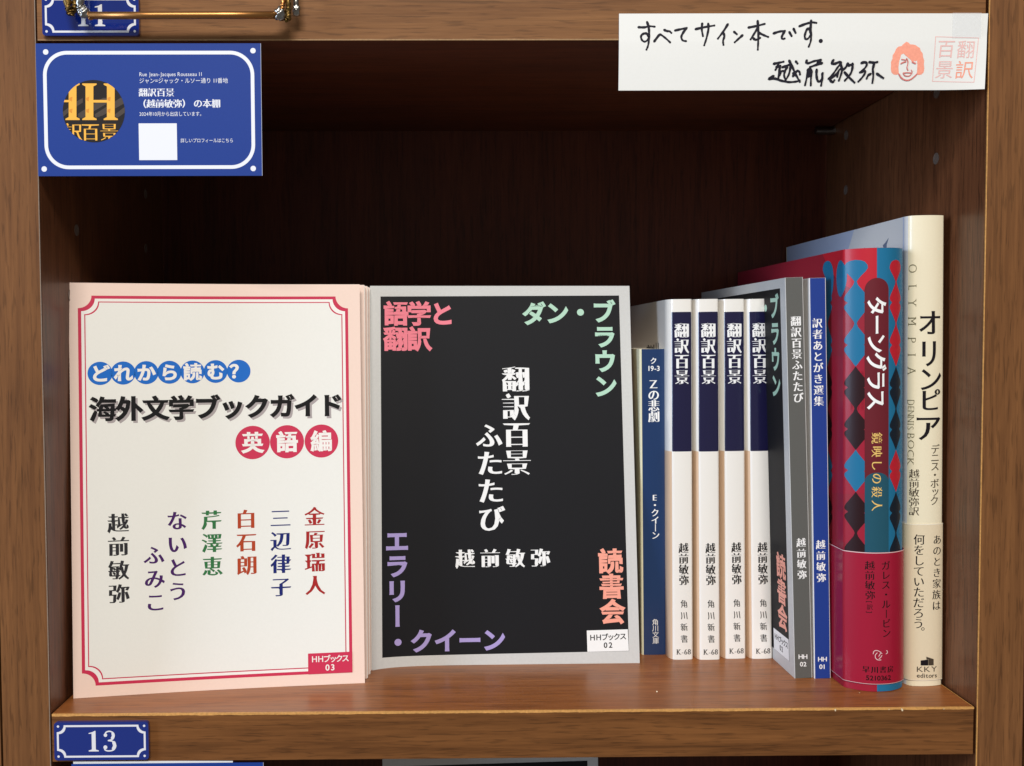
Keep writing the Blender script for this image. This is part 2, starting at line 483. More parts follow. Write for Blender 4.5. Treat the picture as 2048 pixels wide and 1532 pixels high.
# ------------------------------------------------------------------ bookcase
WI, HI, DI = 386.0, 275.4, 176.0
m_front_h = wood('wood_front_level', (128, 82, 43), (95, 58, 28), 0, rough=0.5, pores=0.42, spec=.2, seed=1.0)
m_front_top = wood('wood_front_level_upper', (140, 96, 57), (112, 73, 41), 0, rough=0.5, pores=0.36, spec=.14, seed=5.0)
m_front_v = wood('wood_front_upright', (129, 86, 50), (101, 65, 37), 2, rough=0.48, pores=0.38, spec=.18, seed=3.0)
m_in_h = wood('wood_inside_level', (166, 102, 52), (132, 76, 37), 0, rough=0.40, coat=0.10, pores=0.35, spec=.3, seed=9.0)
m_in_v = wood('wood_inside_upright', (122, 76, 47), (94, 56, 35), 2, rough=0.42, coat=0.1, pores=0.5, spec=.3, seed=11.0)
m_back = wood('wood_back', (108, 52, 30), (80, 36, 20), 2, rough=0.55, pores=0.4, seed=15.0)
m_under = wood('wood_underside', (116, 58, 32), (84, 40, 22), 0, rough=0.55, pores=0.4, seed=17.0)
m_gold = mat('raw_board_edge', (205, 150, 82), 0.55, mottle=0.35)
m_trim = mat('edge_glue_line', (150, 112, 66), 0.5, mottle=0.3)
m_trim_grey = mat('edge_worn_film', (138, 120, 104), 0.4, mottle=0.25)

bc = thing('bookcase', 'brown woodgrain bookcase with its shelf compartment open to the viewer', 'bookcase')
def mbox(name, x0, x1, y0, y1, z0, z1, m, parent=None, bevel=0.0):
    return box(name, x0 * MM, x1 * MM, y0 * MM, y1 * MM, z0 * MM, z1 * MM, m, parent, bevel * MM)
Z0, Z1 = -246, 372
side_l = mbox('side_panel', -20, 0, 1, DI, Z0, Z1, m_in_v, bc)
side_r = mbox('side_panel', WI, WI + 20, 1, DI, Z0, Z1, m_in_v, bc)
mbox('front_edge', -19.6, -0.15, 0, 1, Z0, Z1, m_front_v, side_l)
mbox('front_edge', WI + 0.15, WI + 19.0, 0, 1, Z0, Z1, m_front_v, side_r)
mbox('side_panel', -220, -20.8, 0.6, DI, Z0, Z1, m_front_v, bc)
mbox('side_panel', WI + 20.6, WI + 220, 0.6, DI, Z0, Z1, m_front_v, bc)
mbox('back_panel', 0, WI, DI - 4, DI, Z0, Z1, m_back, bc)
rnd = random.Random(3)
def edge_strip(name, axis, a0, a1, P0, P1, P2, jit, m, parent, n=300):
    """thin worn strip along an edge: three lines of points with uneven borders"""
    V, F = [], []
    off = lambda s: jit * (0.6 * math.sin(s * 0.37) * math.sin(s * 0.053 + 1) + rnd.uniform(-.5, .5))
    for i in range(n + 1):
        s = a0 + (a1 - a0) * i / n
        for k, q in enumerate((P0, P1, P2)):
            d0 = off(s) if k != 1 else 0
            e = [0, 0, 0]; e[axis] = s; o2 = [j for j in range(3) if j != axis]
            e[o2[0]], e[o2[1]] = q
            if k == 0: e[o2[1]] -= d0 if axis == 0 else 0; e[o2[0]] -= 0 if axis == 0 else d0
            if k == 2: e[o2[0]] += d0 if axis == 0 else 0; e[o2[1]] += 0 if axis == 0 else d0
            V.append(tuple(c * MM for c in e))
    for i in range(n):
        for k in range(2): F.append((i * 3 + k, i * 3 + k + 1, i * 3 + k + 4, i * 3 + k + 3))
    return link(name, V, F, m, parent)
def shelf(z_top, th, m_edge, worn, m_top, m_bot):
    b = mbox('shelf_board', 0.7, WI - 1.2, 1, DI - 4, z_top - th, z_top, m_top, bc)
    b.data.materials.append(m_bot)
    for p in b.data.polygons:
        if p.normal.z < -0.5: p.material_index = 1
    mbox('front_edge', 0.7, WI - 1.4, 0, 1, z_top - th, z_top - 0.02, m_edge, b, 0.15)
    if worn:
        edge_strip('worn_edge', 0, 0.8, WI - 1.3, (-0.06, z_top - 0.85), (-0.05, z_top + 0.05), (0.75, z_top + 0.06), 0.16, m_gold, b)
    else:
        edge_strip('worn_edge', 0, 0.8, WI - 1.3, (-0.06, z_top - th + 0.45), (-0.05, z_top - th - 0.05), (0.3, z_top - th - 0.06), 0.1, m_trim, b)
    return b
sh_low = shelf(0, 20, m_front_h, True, m_in_h, m_under)
sh_up = shelf(HI + 20, 20, m_front_top, False, m_in_h, m_under)
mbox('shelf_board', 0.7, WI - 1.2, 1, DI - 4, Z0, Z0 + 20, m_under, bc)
edge_strip('worn_edge', 1, 1, DI - 5, (WI - 1.6, 0.06), (WI - 1.25, 0.07), (WI - 1.2, -0.25), 0.05, m_gold, sh_low, 120)
edge_strip('edge_trim', 2, Z0, Z1, (WI - 0.02, 0.55), (WI - 0.02, -0.05), (WI + 0.32, -0.05), 0.03, m_gold, side_r, 200)
edge_strip('edge_trim', 2, Z0, Z1, (0.02, 0.4), (0.02, -0.05), (-0.3, -0.05), 0.03, m_trim_grey, side_l, 200)
m_chip = mat('pale_chip', (226, 206, 170), 0.7)
for cx_, r_ in ((326.5, .7), (354.5, .9), (349, .35), (372, .3)):
    rr = random.Random(int(cx_)); V = []
    for k in range(9):
        a_ = k / 9 * 2 * math.pi; q = r_ * rr.uniform(.5, 1.1); V.append(((cx_ + q * math.cos(a_) * .7) * MM, -.09 * MM, (-.55 - .35 * r_ + q * math.sin(a_)) * MM))
    link('edge_chip', V, [tuple(range(9))], m_chip, sh_low)
m_hole = mat('peg_hole_cap', (118, 104, 94), 0.5)
m_hole_dark = mat('peg_hole_dark', (22, 14, 11), 0.7)
def peg(parent, x, y, z, s):
    n = 20; r = 2.6
    for nm, rr, h, m in (('peg_hole', r, 0.18, m_hole),):
        V = [((x + s * h) * MM, (y + rr * math.cos(2 * math.pi * k / n)) * MM, (z + rr * math.sin(2 * math.pi * k / n)) * MM) for k in range(n)]
        V += [((x + s * h) * MM, (y + rr * .72 * math.cos(2 * math.pi * k / n)) * MM, (z + rr * .72 * math.sin(2 * math.pi * k / n)) * MM) for k in range(n)]
        V += [((x + s * h * .2) * MM, (y + rr * .68 * math.cos(2 * math.pi * k / n)) * MM, (z + rr * .68 * math.sin(2 * math.pi * k / n)) * MM) for k in range(n)]
        V += [((x - s * .2) * MM, (y + rr * math.cos(2 * math.pi * k / n)) * MM, (z + rr * math.sin(2 * math.pi * k / n)) * MM) for k in range(n)]
        F = []
        for k in range(n):
            k2 = (k + 1) % n
            F += [(k, k2, n + k2, n + k), (n + k, n + k2, 2 * n + k2, 2 * n + k), (3 * n + k, 3 * n + k2, k2, k)]
        F.append(tuple(2 * n + k for k in range(n)))
        link(nm, V, F, m, parent)
for y, z in ((39.6, 203.9), (31, 174.3), (140.7, 234.9), (139.5, 205.1)): peg(side_l, 0, y, z, 1)
for y, z in ((42.4, 264.8), (42, 235.2), (143.6, 266.7), (143.2, 236.6)): peg(side_r, WI, y, z, -1)
m_steel = mat('steel', (150, 150, 150), 0.35, metal=1.0)
v, f = tube([(x * MM, 160 * MM, 272.6 * MM) for x in (375, 380, 386.5)], [2.1 * MM, 2.1 * MM, 2.1 * MM], 14)
link('shelf_pin', v, f, m_steel, side_r)

# ------------------------------------------------------------------ enamel number plates
m_enamel = mat('blue_enamel', (14, 40, 120), 0.12, coat=1.0, k=0.95, coat_rough=0.04)
m_enamel_white = mat('white_enamel', (232, 232, 236), 0.15, coat=1.0, coat_rough=0.05)
ONE = [(0.02, 0), (0.50, 0), (0.50, .05), (0.37, .085), (0.36, .12), (0.36, 1), (0.31, 1), (0.20, .94), (0.03, .90), (0.03, .855), (0.17, .87), (0.17, .12), (0.15, .085), (0.02, .05)]
def digit(A, m, ch, u, v, h):
    if ch == '1': A.poly('numeral', m, 2, [(u + x * h, v + y * h) for x, y in ONE]); return
    q = lambda P: [(u + x * h, v + y * h) for x, y in P]
    A.stroke('numeral', m, 2, q([(.10, .80), (.17, .93), (.33, .975), (.50, .90), (.55, .75), (.47, .59), (.27, .525)]), .065 * h)
    A.stroke('numeral', m, 2.2, q([(.27, .525), (.50, .47), (.62, .28), (.52, .08), (.30, .02), (.12, .06), (.07, .18)]), .065 * h)
    A.stroke('numeral', m, 2.4, q([(.49, .86), (.51, .75), (.46, .65)]), .14 * h)
    A.stroke('numeral', m, 2.5, q([(.53, .42), (.565, .28), (.51, .13)]), .16 * h)
    A.disc('numeral', m, 2.6, u + .135 * h, v + .79 * h, .085 * h, 18); A.disc('numeral', m, 2.7, u + .12 * h, v + .20 * h, .095 * h, 18)
def plate(x0, z0, w_, h_, digits, label, dx):
    M = frame((x0, -1.9, z0)); t = thing('number_plate', label, 'number plate', M, 'enamel number plates on the shelf edges')
    slab('plate', rounded(0, 0, w_, h_, 1.3), 0, 1.85, m_enamel, t, 0.75)
    A = Art(t, front(M, w_, h_))
    i = 1.15
    A.poly('border_line', m_enamel_white, 1, [notched(i, i, w_ - i, h_ - i, 2.9), notched(i + .8, i + .8, w_ - i - .8, h_ - i - .8, 2.9)])
    for u in (i + .55, w_ - i - .55):
        for v_ in (i + .5, h_ - i - .5): A.disc('rivet_dot#%d%d' % (u, v_), m_enamel_white, 1, u, v_, .5, 16)
    for k, ch in enumerate(digits): digit(A, m_enamel_white, ch, dx[k], h_ * .5 - 4.25, 8.6)
    A.done()
plate(2.3, -18.6, 38.8, 15.9, '13', 'blue enamel number plate reading 13 on the lower shelf edge', (14.0, 20.0))
plate(3.5, 276.75, 38.6, 15.9, '11', 'blue enamel number plate reading 11 behind the brass rod', (14.2, 20.9))

# ------------------------------------------------------------------ information card
m_card = mat('blue_card', (28, 60, 140), 0.5, spec=.2, mottle=0.03)
m_card_white = mat('card_white_print', (236, 238, 244), 0.4)
m_card_edge = mat('card_core', (222, 226, 235), 0.6)
m_gold_print = mat('gold_print', (248, 184, 66), 0.4)
m_gold_deep = mat('gold_print_deep', (226, 148, 44), 0.4)
m_logo_dark = mat('logo_dark', (32, 27, 26), 0.6, spec=.2)
m_logo_brown = mat('logo_brown', (64, 52, 44), 0.4)
def card_body(M, label, w_, h_, grp):
    t = thing('information_card', label, 'card', M, grp)
    slab('card', [(0, 0), (w_, 0), (w_, h_), (0, h_)], 0.0, 0.45, m_card, t)
    slab('card_edge', [(w_ + .02, 0), (w_ + .12, 0), (w_ + .12, h_), (w_ + .02, h_)], 0.0, 0.45, m_card_edge, t)
    return t
M = frame((0.3, -1.0, 221.0)); cw, chh = 90.2, 52.9
t = card_body(M, 'blue information card with gold logo under the 11 number plate', cw, chh, None)
A = Art(t, front(M, cw, chh)); g = A.f
a = g.uv(90, 338.5); b = g.uv(508, 101.5)
A.poly('border_line', m_card_white, 1, [rounded(a[0], a[1], b[0], b[1], 9.6, 14), rounded(a[0] + 1.45, a[1] + 1.45, b[0] - 1.45, b[1] - 1.45, 8.2, 14)])
for p in ((91.4, 104), (506, 101.4), (88.5, 338), (506.5, 337)):
    q = g.uv(*p); A.disc('corner_dot#%d' % p[0] + str(p[1]), m_card_white, 1, q[0], q[1], 1.1, 20)
lc = g.uv(187.7, 222.5); lr = 62.5 / g.ppm(187, 222)
A.disc('round_logo', m_logo_dark, 1, lc[0], lc[1], lr, 64)
circ = [(lc[0] + lr * math.cos(2 * math.pi * k / 64), lc[1] + lr * math.sin(2 * math.pi * k / 64)) for k in range(64)]
def zp(P): return [g.uv(100 + x / 8.511, 130 + y / 8.511) for x, y in P]
def logo(name, m, layer, P):
    P = zp(P); tl = [tuple(P[i] for i in q) for q in tessellate_polygon([[Vector((x, y, 0)) for x, y in P]])]
    tl = [(x, y, z) if (y[0] - x[0]) * (z[1] - x[1]) - (y[1] - x[1]) * (z[0] - x[0]) > 0 else (z, y, x) for x, y, z in tl]
    A.tris(name, m, layer, clip_tris(tl, circ))
for P in ([(220, 800), (420, 640), (560, 560), (560, 640), (400, 740), (230, 880)], [(480, 830), (900, 560), (1000, 560), (1000, 640), (560, 900), (480, 900)], [(760, 840), (1200, 560), (1290, 560), (1290, 640), (900, 860), (780, 900)], [(1080, 860), (1290, 700), (1290, 800), (1150, 900)]):
    logo('logo_stripes', m_logo_brown, 1.6, P)
def H_stem(x0, x1, y0, y1):
    w2 = (x1 - x0) * .5
    return [(x0 - 55, y1), (x0 - 55, y1 - 22), (x0, y1 - 50), (x0, y0 + 50), (x0 - 55, y0 + 22), (x0 - 55, y0), (x1 + 55, y0), (x1 + 55, y0 + 22), (x1, y0 + 50), (x1, y1 - 50), (x1 + 55, y1 - 22), (x1 + 55, y1)]
logo('logo_letters', m_gold_print, 2.2, H_stem(320, 452, 315, 938))
logo('logo_letters', m_gold_print, 2.3, H_stem(606, 740, 315, 938))
logo('logo_letters', m_gold_print, 2.2, H_stem(970, 1102, 315, 938))
logo('logo_letters', m_gold_print, 2.4, [(738, 596), (972, 596), (972, 640), (738, 640)])
logo('logo_letters', m_gold_print, 2.4, [(200, 596), (322, 596), (322, 634), (200, 634)])
for x0 in (322, 608, 972):
    for y0 in (560, 760): logo('logo_shading', m_gold_deep, 2.8, [(x0 + 8, y0), (x0 + 60, y0 - 20), (x0 + 52, y0 + 60), (x0 + 10, y0 + 40)])
for ch, x in (('訳', 395), ('百', 690), ('景', 1010)):
    q = g.uv(100 + x / 8.511, 130 + 1140 / 8.511); A.char('logo_letters', m_gold_print, 2.6, ch, q[0], q[1], 330 / 8.511 / g.ppm(187, 260), 'ming', clip=circ)
W_ = m_card_white
A.line('small_print', W_, 1, 'Rue Jean-Jacques Rousseau 11', (278.5, 148.5), (405, 148), 11, 'plain')
A.line('small_print', W_, 1, 'ジャン=ジャック・ルソー通り 11番地', (278, 161.5), (456, 161), 11.5, 'plain')
A.run('title_lettering', W_, 1, '翻訳百景', (286, 184.7), (340, 184.7), 18.5, 'mingb')
A.run('title_lettering', W_, 1, '（越前敏弥）', (284, 207.5), (373, 206.8), 18.5, 'mingb'); A.run('title_lettering', W_, 1, 'の本棚', (396, 206.8), (432, 206.8), 18.5, 'mingb')
A.line('small_print', W_, 1, '2024年10月から出店しています。', (278.5, 228), (408, 227.5), 10, 'plain')
a = g.uv(278.5, 320.3); b = g.uv(353.5, 246.7); A.rect('white_square', m_card_white, 1, a[0], a[1], b[0], b[1])
A.line('small_print', W_, 1, '詳しいプロフィールはこちら', (361, 281), (467, 280.7), 9.5, 'plain')
A.done()

# ------------------------------------------------------------------ handwritten sign
m_sign = mat('sign_paper', (240, 240, 235), 0.5, coat=0.1, k=0.84, mottle=0.015)
m_ink = mat('felt_pen', (22, 20, 34), 0.6, spec=.2)
m_stamp = mat('vermilion_stamp', (246, 160, 134), 0.6, mottle=0.14)
m_stamp_line = mat('stamp_line', (214, 112, 104), 0.6, mottle=0.2)
m_seal = mat('faint_seal', (236, 190, 184), 0.6, mottle=0.12)
M = frame((235.2, -0.75, 254.9))
t = thing('handwritten_sign', 'white paper strip with handwriting and red stamps taped over the upper shelf edge', 'sign', M)
sb = lambda u, v: (-1.3 * (u / 150) * (1 - v / 31), 0.9 * max(0.0, (20 - v) / 20) ** 1.3 - 1.6 * max(0.0, (u - 128) / 22) ** 2 * max(0.0, (22 - v) / 22) - .25 * math.sin(u / 150 * math.pi))
bent_slab('paper', 0, 150, 0.3, 30.8, 0, 0.4, m_sign, t, sb, 75, 30)
A = Art(t, front(M, 150, 31, bend=sb)); g = A.f; lay = [1.0]
def pen(name, m, pts, off, sc, wd):
    A.stroke(name, m, lay[0], [g.uv(off[0] + x / sc, off[1] + y / sc) for x, y in pts], wd / g.ppm(1600, 100), vary=.3 if m is m_ink else 0); lay[0] += 0.07
HA = [[(320, 235), (400, 237), (470, 222), (540, 228)], [(438, 165), (460, 240), (466, 330), (462, 420), (450, 490), (430, 540)], [(458, 360), (435, 325), (395, 322), (358, 350), (362, 400), (398, 432), (440, 415), (460, 370)],
      [(535, 430), (600, 345), (625, 338), (690, 385), (752, 442)], [(672, 272), (710, 288), (742, 290), (768, 312)], [(820, 280), (900, 262), (978, 245)], [(975, 248), (930, 310), (905, 370), (925, 415), (968, 425)],
      [(1100, 262), (1220, 235), (1355, 212)], [(1190, 185), (1185, 270), (1200, 355)], [(1272, 188), (1275, 260), (1250, 380), (1218, 480)], [(1540, 195), (1480, 290), (1405, 390)], [(1478, 310), (1492, 360), (1475, 420), (1480, 475)],
      [(1625, 298), (1662, 330)], [(1740, 345), (1690, 390), (1635, 440)]]
HB = [[(320, 240), (430, 218), (540, 190)], [(445, 150), (455, 300), (452, 440), (447, 540)], [(450, 240), (400, 320), (350, 400)], [(385, 385), (410, 405), (440, 402), (478, 382)], [(460, 310), (520, 340), (588, 368)],
      [(662, 320), (740, 295), (815, 285)], [(815, 287), (785, 340), (773, 378), (790, 396), (812, 390)], [(878, 302), (908, 355)], [(935, 256), (962, 312)],
      [(1015, 222), (1100, 190), (1180, 170), (1245, 176)], [(1175, 145), (1168, 250), (1175, 350), (1168, 430), (1142, 500)], [(1165, 310), (1150, 255), (1115, 270), (1088, 350), (1100, 398), (1135, 388), (1165, 345)]]
HC = [[(215, 218), (290, 202), (368, 185)], [(292, 208), (275, 260), (243, 312)], [(318, 250), (300, 340), (288, 452)], [(255, 268), (318, 250)], [(305, 400), (330, 340), (362, 330)], [(352, 272), (420, 248), (478, 222)], [(478, 222), (475, 290), (450, 390), (402, 472)],
      [(428, 265), (393, 330), (378, 400), (400, 470)], [(458, 168), (500, 250), (560, 380), (625, 500)], [(563, 180), (588, 212)], [(518, 412), (560, 350), (595, 328), (622, 350), (628, 385)], [(520, 365), (560, 402)], [(212, 410), (138, 455), (230, 450), (330, 482), (450, 505), (560, 498), (622, 480)],
      [(735, 165), (728, 195), (760, 208), (850, 175), (955, 155)], [(958, 158), (900, 205), (975, 205)], [(975, 207), (880, 235), (785, 270)], [(758, 305), (795, 305), (812, 350), (802, 430), (798, 555)], [(752, 310), (742, 400), (708, 552)], [(752, 370), (795, 350)], [(752, 415), (795, 405)], [(768, 320), (780, 400)],
      [(890, 310), (888, 400), (905, 480), (940, 495), (975, 440), (985, 365)], [(980, 370), (978, 460), (960, 560)],
      [(1155, 160), (1130, 205), (1170, 218), (1240, 192), (1275, 200), (1220, 275), (1150, 375), (1078, 452)], [(1080, 452), (1160, 415), (1220, 360), (1250, 310), (1290, 290)], [(1100, 470), (1140, 508), (1168, 478)], [(1270, 225), (1290, 310), (1270, 400), (1240, 480)], [(1225, 350), (1215, 420)],
      [(1380, 212), (1352, 268), (1290, 330)], [(1385, 215), (1395, 248), (1455, 215)], [(1455, 218), (1452, 290), (1420, 380), (1335, 480)], [(1330, 352), (1400, 430), (1485, 512)],
      [(1595, 205), (1650, 192), (1682, 222), (1645, 290), (1572, 352)], [(1585, 348), (1640, 330), (1652, 362), (1600, 440), (1548, 495)], [(1720, 190), (1785, 198), (1845, 190)], [(1800, 200), (1775, 300), (1782, 400), (1768, 515)], [(1738, 378), (1700, 400), (1678, 448)], [(1838, 373), (1890, 410), (1938, 442)]]
for s_ in HA: pen('handwriting', m_ink, s_, (1230, 20), 6.827, 4.6)
for s_ in HB: pen('handwriting', m_ink, s_, (1450, 20), 6.827, 4.6)
for s_ in HC: pen('handwriting', m_ink, s_, (1520, 100), 7.877, 4.7)
q = g.uv(1450 + 1307 / 6.827, 20 + 423 / 6.827); A.disc('handwriting', m_ink, 1, q[0], q[1], 0.86, 20)
D = lambda P: [g.uv(1760 + x / 9.309, 60 + y / 9.309) for x, y in P]
A.poly('stamp_portrait', m_stamp, 1, D([(430, 265), (490, 218), (530, 235), (560, 268), (610, 270), (655, 278), (700, 310), (742, 335), (755, 390), (792, 430), (800, 500), (822, 570), (815, 640), (825, 710), (812, 790), (770, 830), (720, 838), (680, 822), (690, 760), (696, 650), (690, 565), (655, 585), (640, 570), (600, 612), (575, 560), (520, 512), (480, 480), (440, 440), (392, 458), (378, 520), (355, 590), (342, 700), (350, 822), (300, 836), (250, 828), (212, 790), (200, 720), (205, 660), (202, 600), (232, 530), (235, 470), (270, 420), (300, 350), (340, 310), (400, 300)]))
for P, wd in (([(348, 822), (400, 900), (490, 938), (580, 912), (682, 822)], 2.6), ([(490, 530), (518, 600), (498, 700), (518, 752)], 2.0), ([(425, 802), (500, 796), (592, 800)], 1.9), ([(425, 802), (455, 848), (500, 860), (550, 850), (592, 800)], 1.9), ([(388, 625), (440, 600), (475, 592)], 2.6), ([(598, 600), (655, 625)], 2.6), ([(398, 548), (480, 562)], 1.8), ([(575, 745), (598, 780)], 1.4)):
    pen('stamp_portrait', m_stamp_line, P, (1760, 60), 9.309, wd)
A.stroke('seal_stamp', m_seal, 1, D([(1035, 125), (1832, 148), (1748, 972), (975, 955)]), 0.42, closed=True, smooth=False)
for ch, x, y in (('百', 1230, 350), ('翻', 1600, 360), ('景', 1200, 735), ('訳', 1570, 740)):
    q = D([(x, y)])[0]; A.char('seal_stamp', m_seal if ch != '訳' else m_stamp, 1.4, ch, q[0], q[1], 7.7, 'plain', shear=.05)
A.done()
m_tape = bpy.data.materials.new('clear_tape'); m_tape.use_nodes = True
b_ = m_tape.node_tree.nodes['Principled BSDF']; b_.inputs['Base Color'].default_value = (.8, .82, .85, 1); b_.inputs['Roughness'].default_value = .12; b_.inputs['Alpha'].default_value = .22
a = g.uv(1902, 76); b = g.uv(1962, 26)
link('clear_tape', [(a[0] * MM, -.0005, a[1] * MM), (b[0] * MM, -.0005, a[1] * MM), (b[0] * MM, -.0005, b[1] * MM), (a[0] * MM, -.0005, b[1] * MM)], [(0, 1, 2, 3)], m_tape, t)

# ------------------------------------------------------------------ brass rod with soldered posts
m_brass = mat('old_brass', (178, 126, 74), 0.38, metal=1.0, k=1.0)
m_bronze = mat('tarnished_wire', (112, 88, 44), 0.42, metal=0.85)
m_solder = mat('solder', (158, 156, 150), 0.3, metal=1.0)
M = frame((20, -9, 281)); Mi = M.inverted()
t = thing('brass_rod', 'thin brass rod held by soldered wire posts across the upper shelf edge', 'metal rod', M)
def loc(px, py, Y): return Mi @ (on_plane(px, py, Y) * MM)
v, f = tube([loc(178, 31, -9), loc(300, 31, -9), loc(430, 30.5, -9), loc(556, 30, -9)], 1.45 * MM, 14)
link('rod', v, f, m_brass, t, smooth=True)
rnd = random.Random(11)
def knobbly(name, pts, r, m, seg=9, n=26, amp=.3):
    P = [Vector(p) for p in pts]; Q = []
    for i in range(n + 1):
        s = i / n * (len(P) - 1); k = min(int(s), len(P) - 2); Q.append(P[k].lerp(P[k + 1], s - k) + Vector((rnd.uniform(-1, 1), rnd.uniform(-1, 1), 0)) * r * amp * .5)
    v, f = tube(Q, [r * (1 + rnd.uniform(-amp, amp)) for _ in Q], seg)
    v = [p + Vector((rnd.uniform(-1, 1), rnd.uniform(-1, 1), rnd.uniform(-1, 1))) * r * amp * .35 for p in v]
    return link(name, v, f, m, t, smooth=True)
def blob(c, r, m, name='solder_joint', st=1.2):
    import bmesh
    bm = bmesh.new(); bmesh.ops.create_icosphere(bm, subdivisions=3, radius=1)
    for q in bm.verts:
        k = 1 + .28 * math.sin(q.co.x * 5 + r * 900) * math.cos(q.co.z * 6 + 1) + rnd.uniform(-.06, .06)
        q.co = Vector((q.co.x * r * k, q.co.y * r * k, q.co.z * r * k * st)) + c
    me = bpy.data.meshes.new(name); bm.to_mesh(me); bm.free(); me.materials.append(m)
    for p in me.polygons: p.use_smooth = True
    o = bpy.data.objects.new(name, me); C.objects.link(o); o.parent = t
TOPY = -95
knobbly('post', [loc(142, 30, -7), loc(136, 12, -7), loc(128, TOPY, -7)], 1.5 * MM, m_bronze)
knobbly('post', [loc(146, 26, -6), loc(152, 5, -6), loc(150, TOPY, -6)], 1.3 * MM, m_bronze)
knobbly('post', [loc(163, 32, -8.5), loc(160, 10, -8.5), loc(163, TOPY, -8.5)], 1.35 * MM, m_solder)
knobbly('post', [loc(560, 30, -9), loc(566, 8, -9), loc(562, TOPY, -9)], 0.9 * MM, m_brass)
knobbly('post', [loc(576, 38, -8), loc(577, 12, -8), loc(576, TOPY, -8)], 1.15 * MM, m_bronze)
knobbly('post', [loc(594, 28, -6), loc(592, 8, -6), loc(590, TOPY, -6)], 1.0 * MM, m_solder)
blob(loc(170, 25, -9), 1.9 * MM, m_solder); blob(loc(181, 34, -9), 1.0 * MM, m_brass)
blob(loc(560, 28, -9), 2.1 * MM, m_solder); blob(loc(573, 40, -8), .8 * MM, m_bronze); blob(loc(593, 20, -6), 1.5 * MM, m_solder, st=1.5)
knobbly('wall_stud', [loc(146, -85, -7), loc(146, -85, .4)], 1.2 * MM, m_bronze, n=4); knobbly('wall_stud', [loc(577, -85, -8), loc(577, -85, .4)], 1.2 * MM, m_bronze, n=4)

# ------------------------------------------------------------------ books
m_page = mat('page_paper', (232, 222, 200), 0.8, mottle=0.06)
m_page_w = mat('page_paper_white', (240, 238, 232), 0.8, mottle=0.05)
def corner(rx, ry, side, w_):
    def f(x):
        q = (rx - x) if side < 0 else (x - (w_ - rx))
        return ry * (1 - math.sqrt(max(0.0, 1 - (q / rx) ** 2))) if q > 0 else 0.0
    return f
def wrap_line(w_, d, prof, off=0.0, n=60):
    P = [(-off, d)]
    for i in range(n + 1):
        q = i / n; x = w_ * (0.5 - 0.5 * math.cos(math.pi * q))      # denser at the corners
        P.append((x + off * (2 * x / w_ - 1), prof(x) - off))
    P.append((w_ + off, d))
    return P
def line_face(P, M, h, z0=0.0, step=0.6):
    cum = [0.0]
    for a, b in zip(P, P[1:]): cum.append(cum[-1] + math.hypot(b[0] - a[0], b[1] - a[1]))
    def fn(u, v):
        if u <= 0: k = 0
        elif u >= cum[-1]: k = len(P) - 2
        else: k = int(np.searchsorted(cum, u, side='right')) - 1
        k = max(0, min(k, len(P) - 2)); q = (u - cum[k]) / max(cum[k + 1] - cum[k], 1e-9)
        a, b = P[k], P[k + 1]
        return (a[0] + (b[0] - a[0]) * q, a[1] + (b[1] - a[1]) * q, v + z0)
    f = Face(fn, M, cum[-1], h, step); f.cum = cum; return f
def shell(name, P, t, z0, z1, m, parent):
    """sheet of thickness t wrapped along P (inside to the right of the walk)"""
    n = len(P); I = []
    for i in range(n):
        a, b = P[max(i - 1, 0)], P[min(i + 1, n - 1)]; d = math.hypot(b[0] - a[0], b[1] - a[1]); I.append((P[i][0] - (b[1] - a[1]) / d * t, P[i][1] + (b[0] - a[0]) / d * t))
    V = [(x * MM, y * MM, z * MM) for z in (z0, z1) for x, y in P] + [(x * MM, y * MM, z * MM) for z in (z0, z1) for x, y in I]
    F = []
    for i in range(n - 1):
        F += [(i, i + 1, n + i + 1, n + i), (3 * n + i, 3 * n + i + 1, 2 * n + i + 1, 2 * n + i), (i + 1, i, 2 * n + i, 2 * n + i + 1), (n + i, n + i + 1, 3 * n + i + 1, 3 * n + i)]
    F += [(0, n, 3 * n, 2 * n), (n - 1, 3 * n - 1, 4 * n - 1, 2 * n - 1)]
    o = link(name, V, F, m, parent)
    return o
def block(name, P, inset, z0, z1, m, parent, back):
    Q = [(min(max(x, inset), P[-1][0] - inset), y + inset) for x, y in P[1:-1]]
    x0, x1 = P[0][0] + inset, P[-1][0] - inset
    O = [(x0, back)] + [(x0 + (x1 - x0) * (i / (len(Q) - 1)), max(q[1] for q in Q[min(2, i):][:1])) for i, q in enumerate(Q)] + [(x1, back)]
    ys = max(P[1][1], P[-2][1]) + 1.5
    O = [(x0, back), (x0, ys + 1), (x0 + 1.2, ys)] + [(x1 - 1.2, ys), (x1, ys + 1), (x1, back)]
    v, f = prism(O, z0, z1)
    return link(name, [(a * MM, b * MM, c * MM) for a, b, c in v], f, m, parent)
def lean_m(x, y, yaw=0.0, dx_top=0.0, h=180.0):
    return Matrix.Translation((x * MM, y * MM, 0.0)) @ Matrix.Rotation(R(yaw), 4, 'Z') @ Matrix.Rotation(math.atan2(dx_top, h), 4, 'Y')

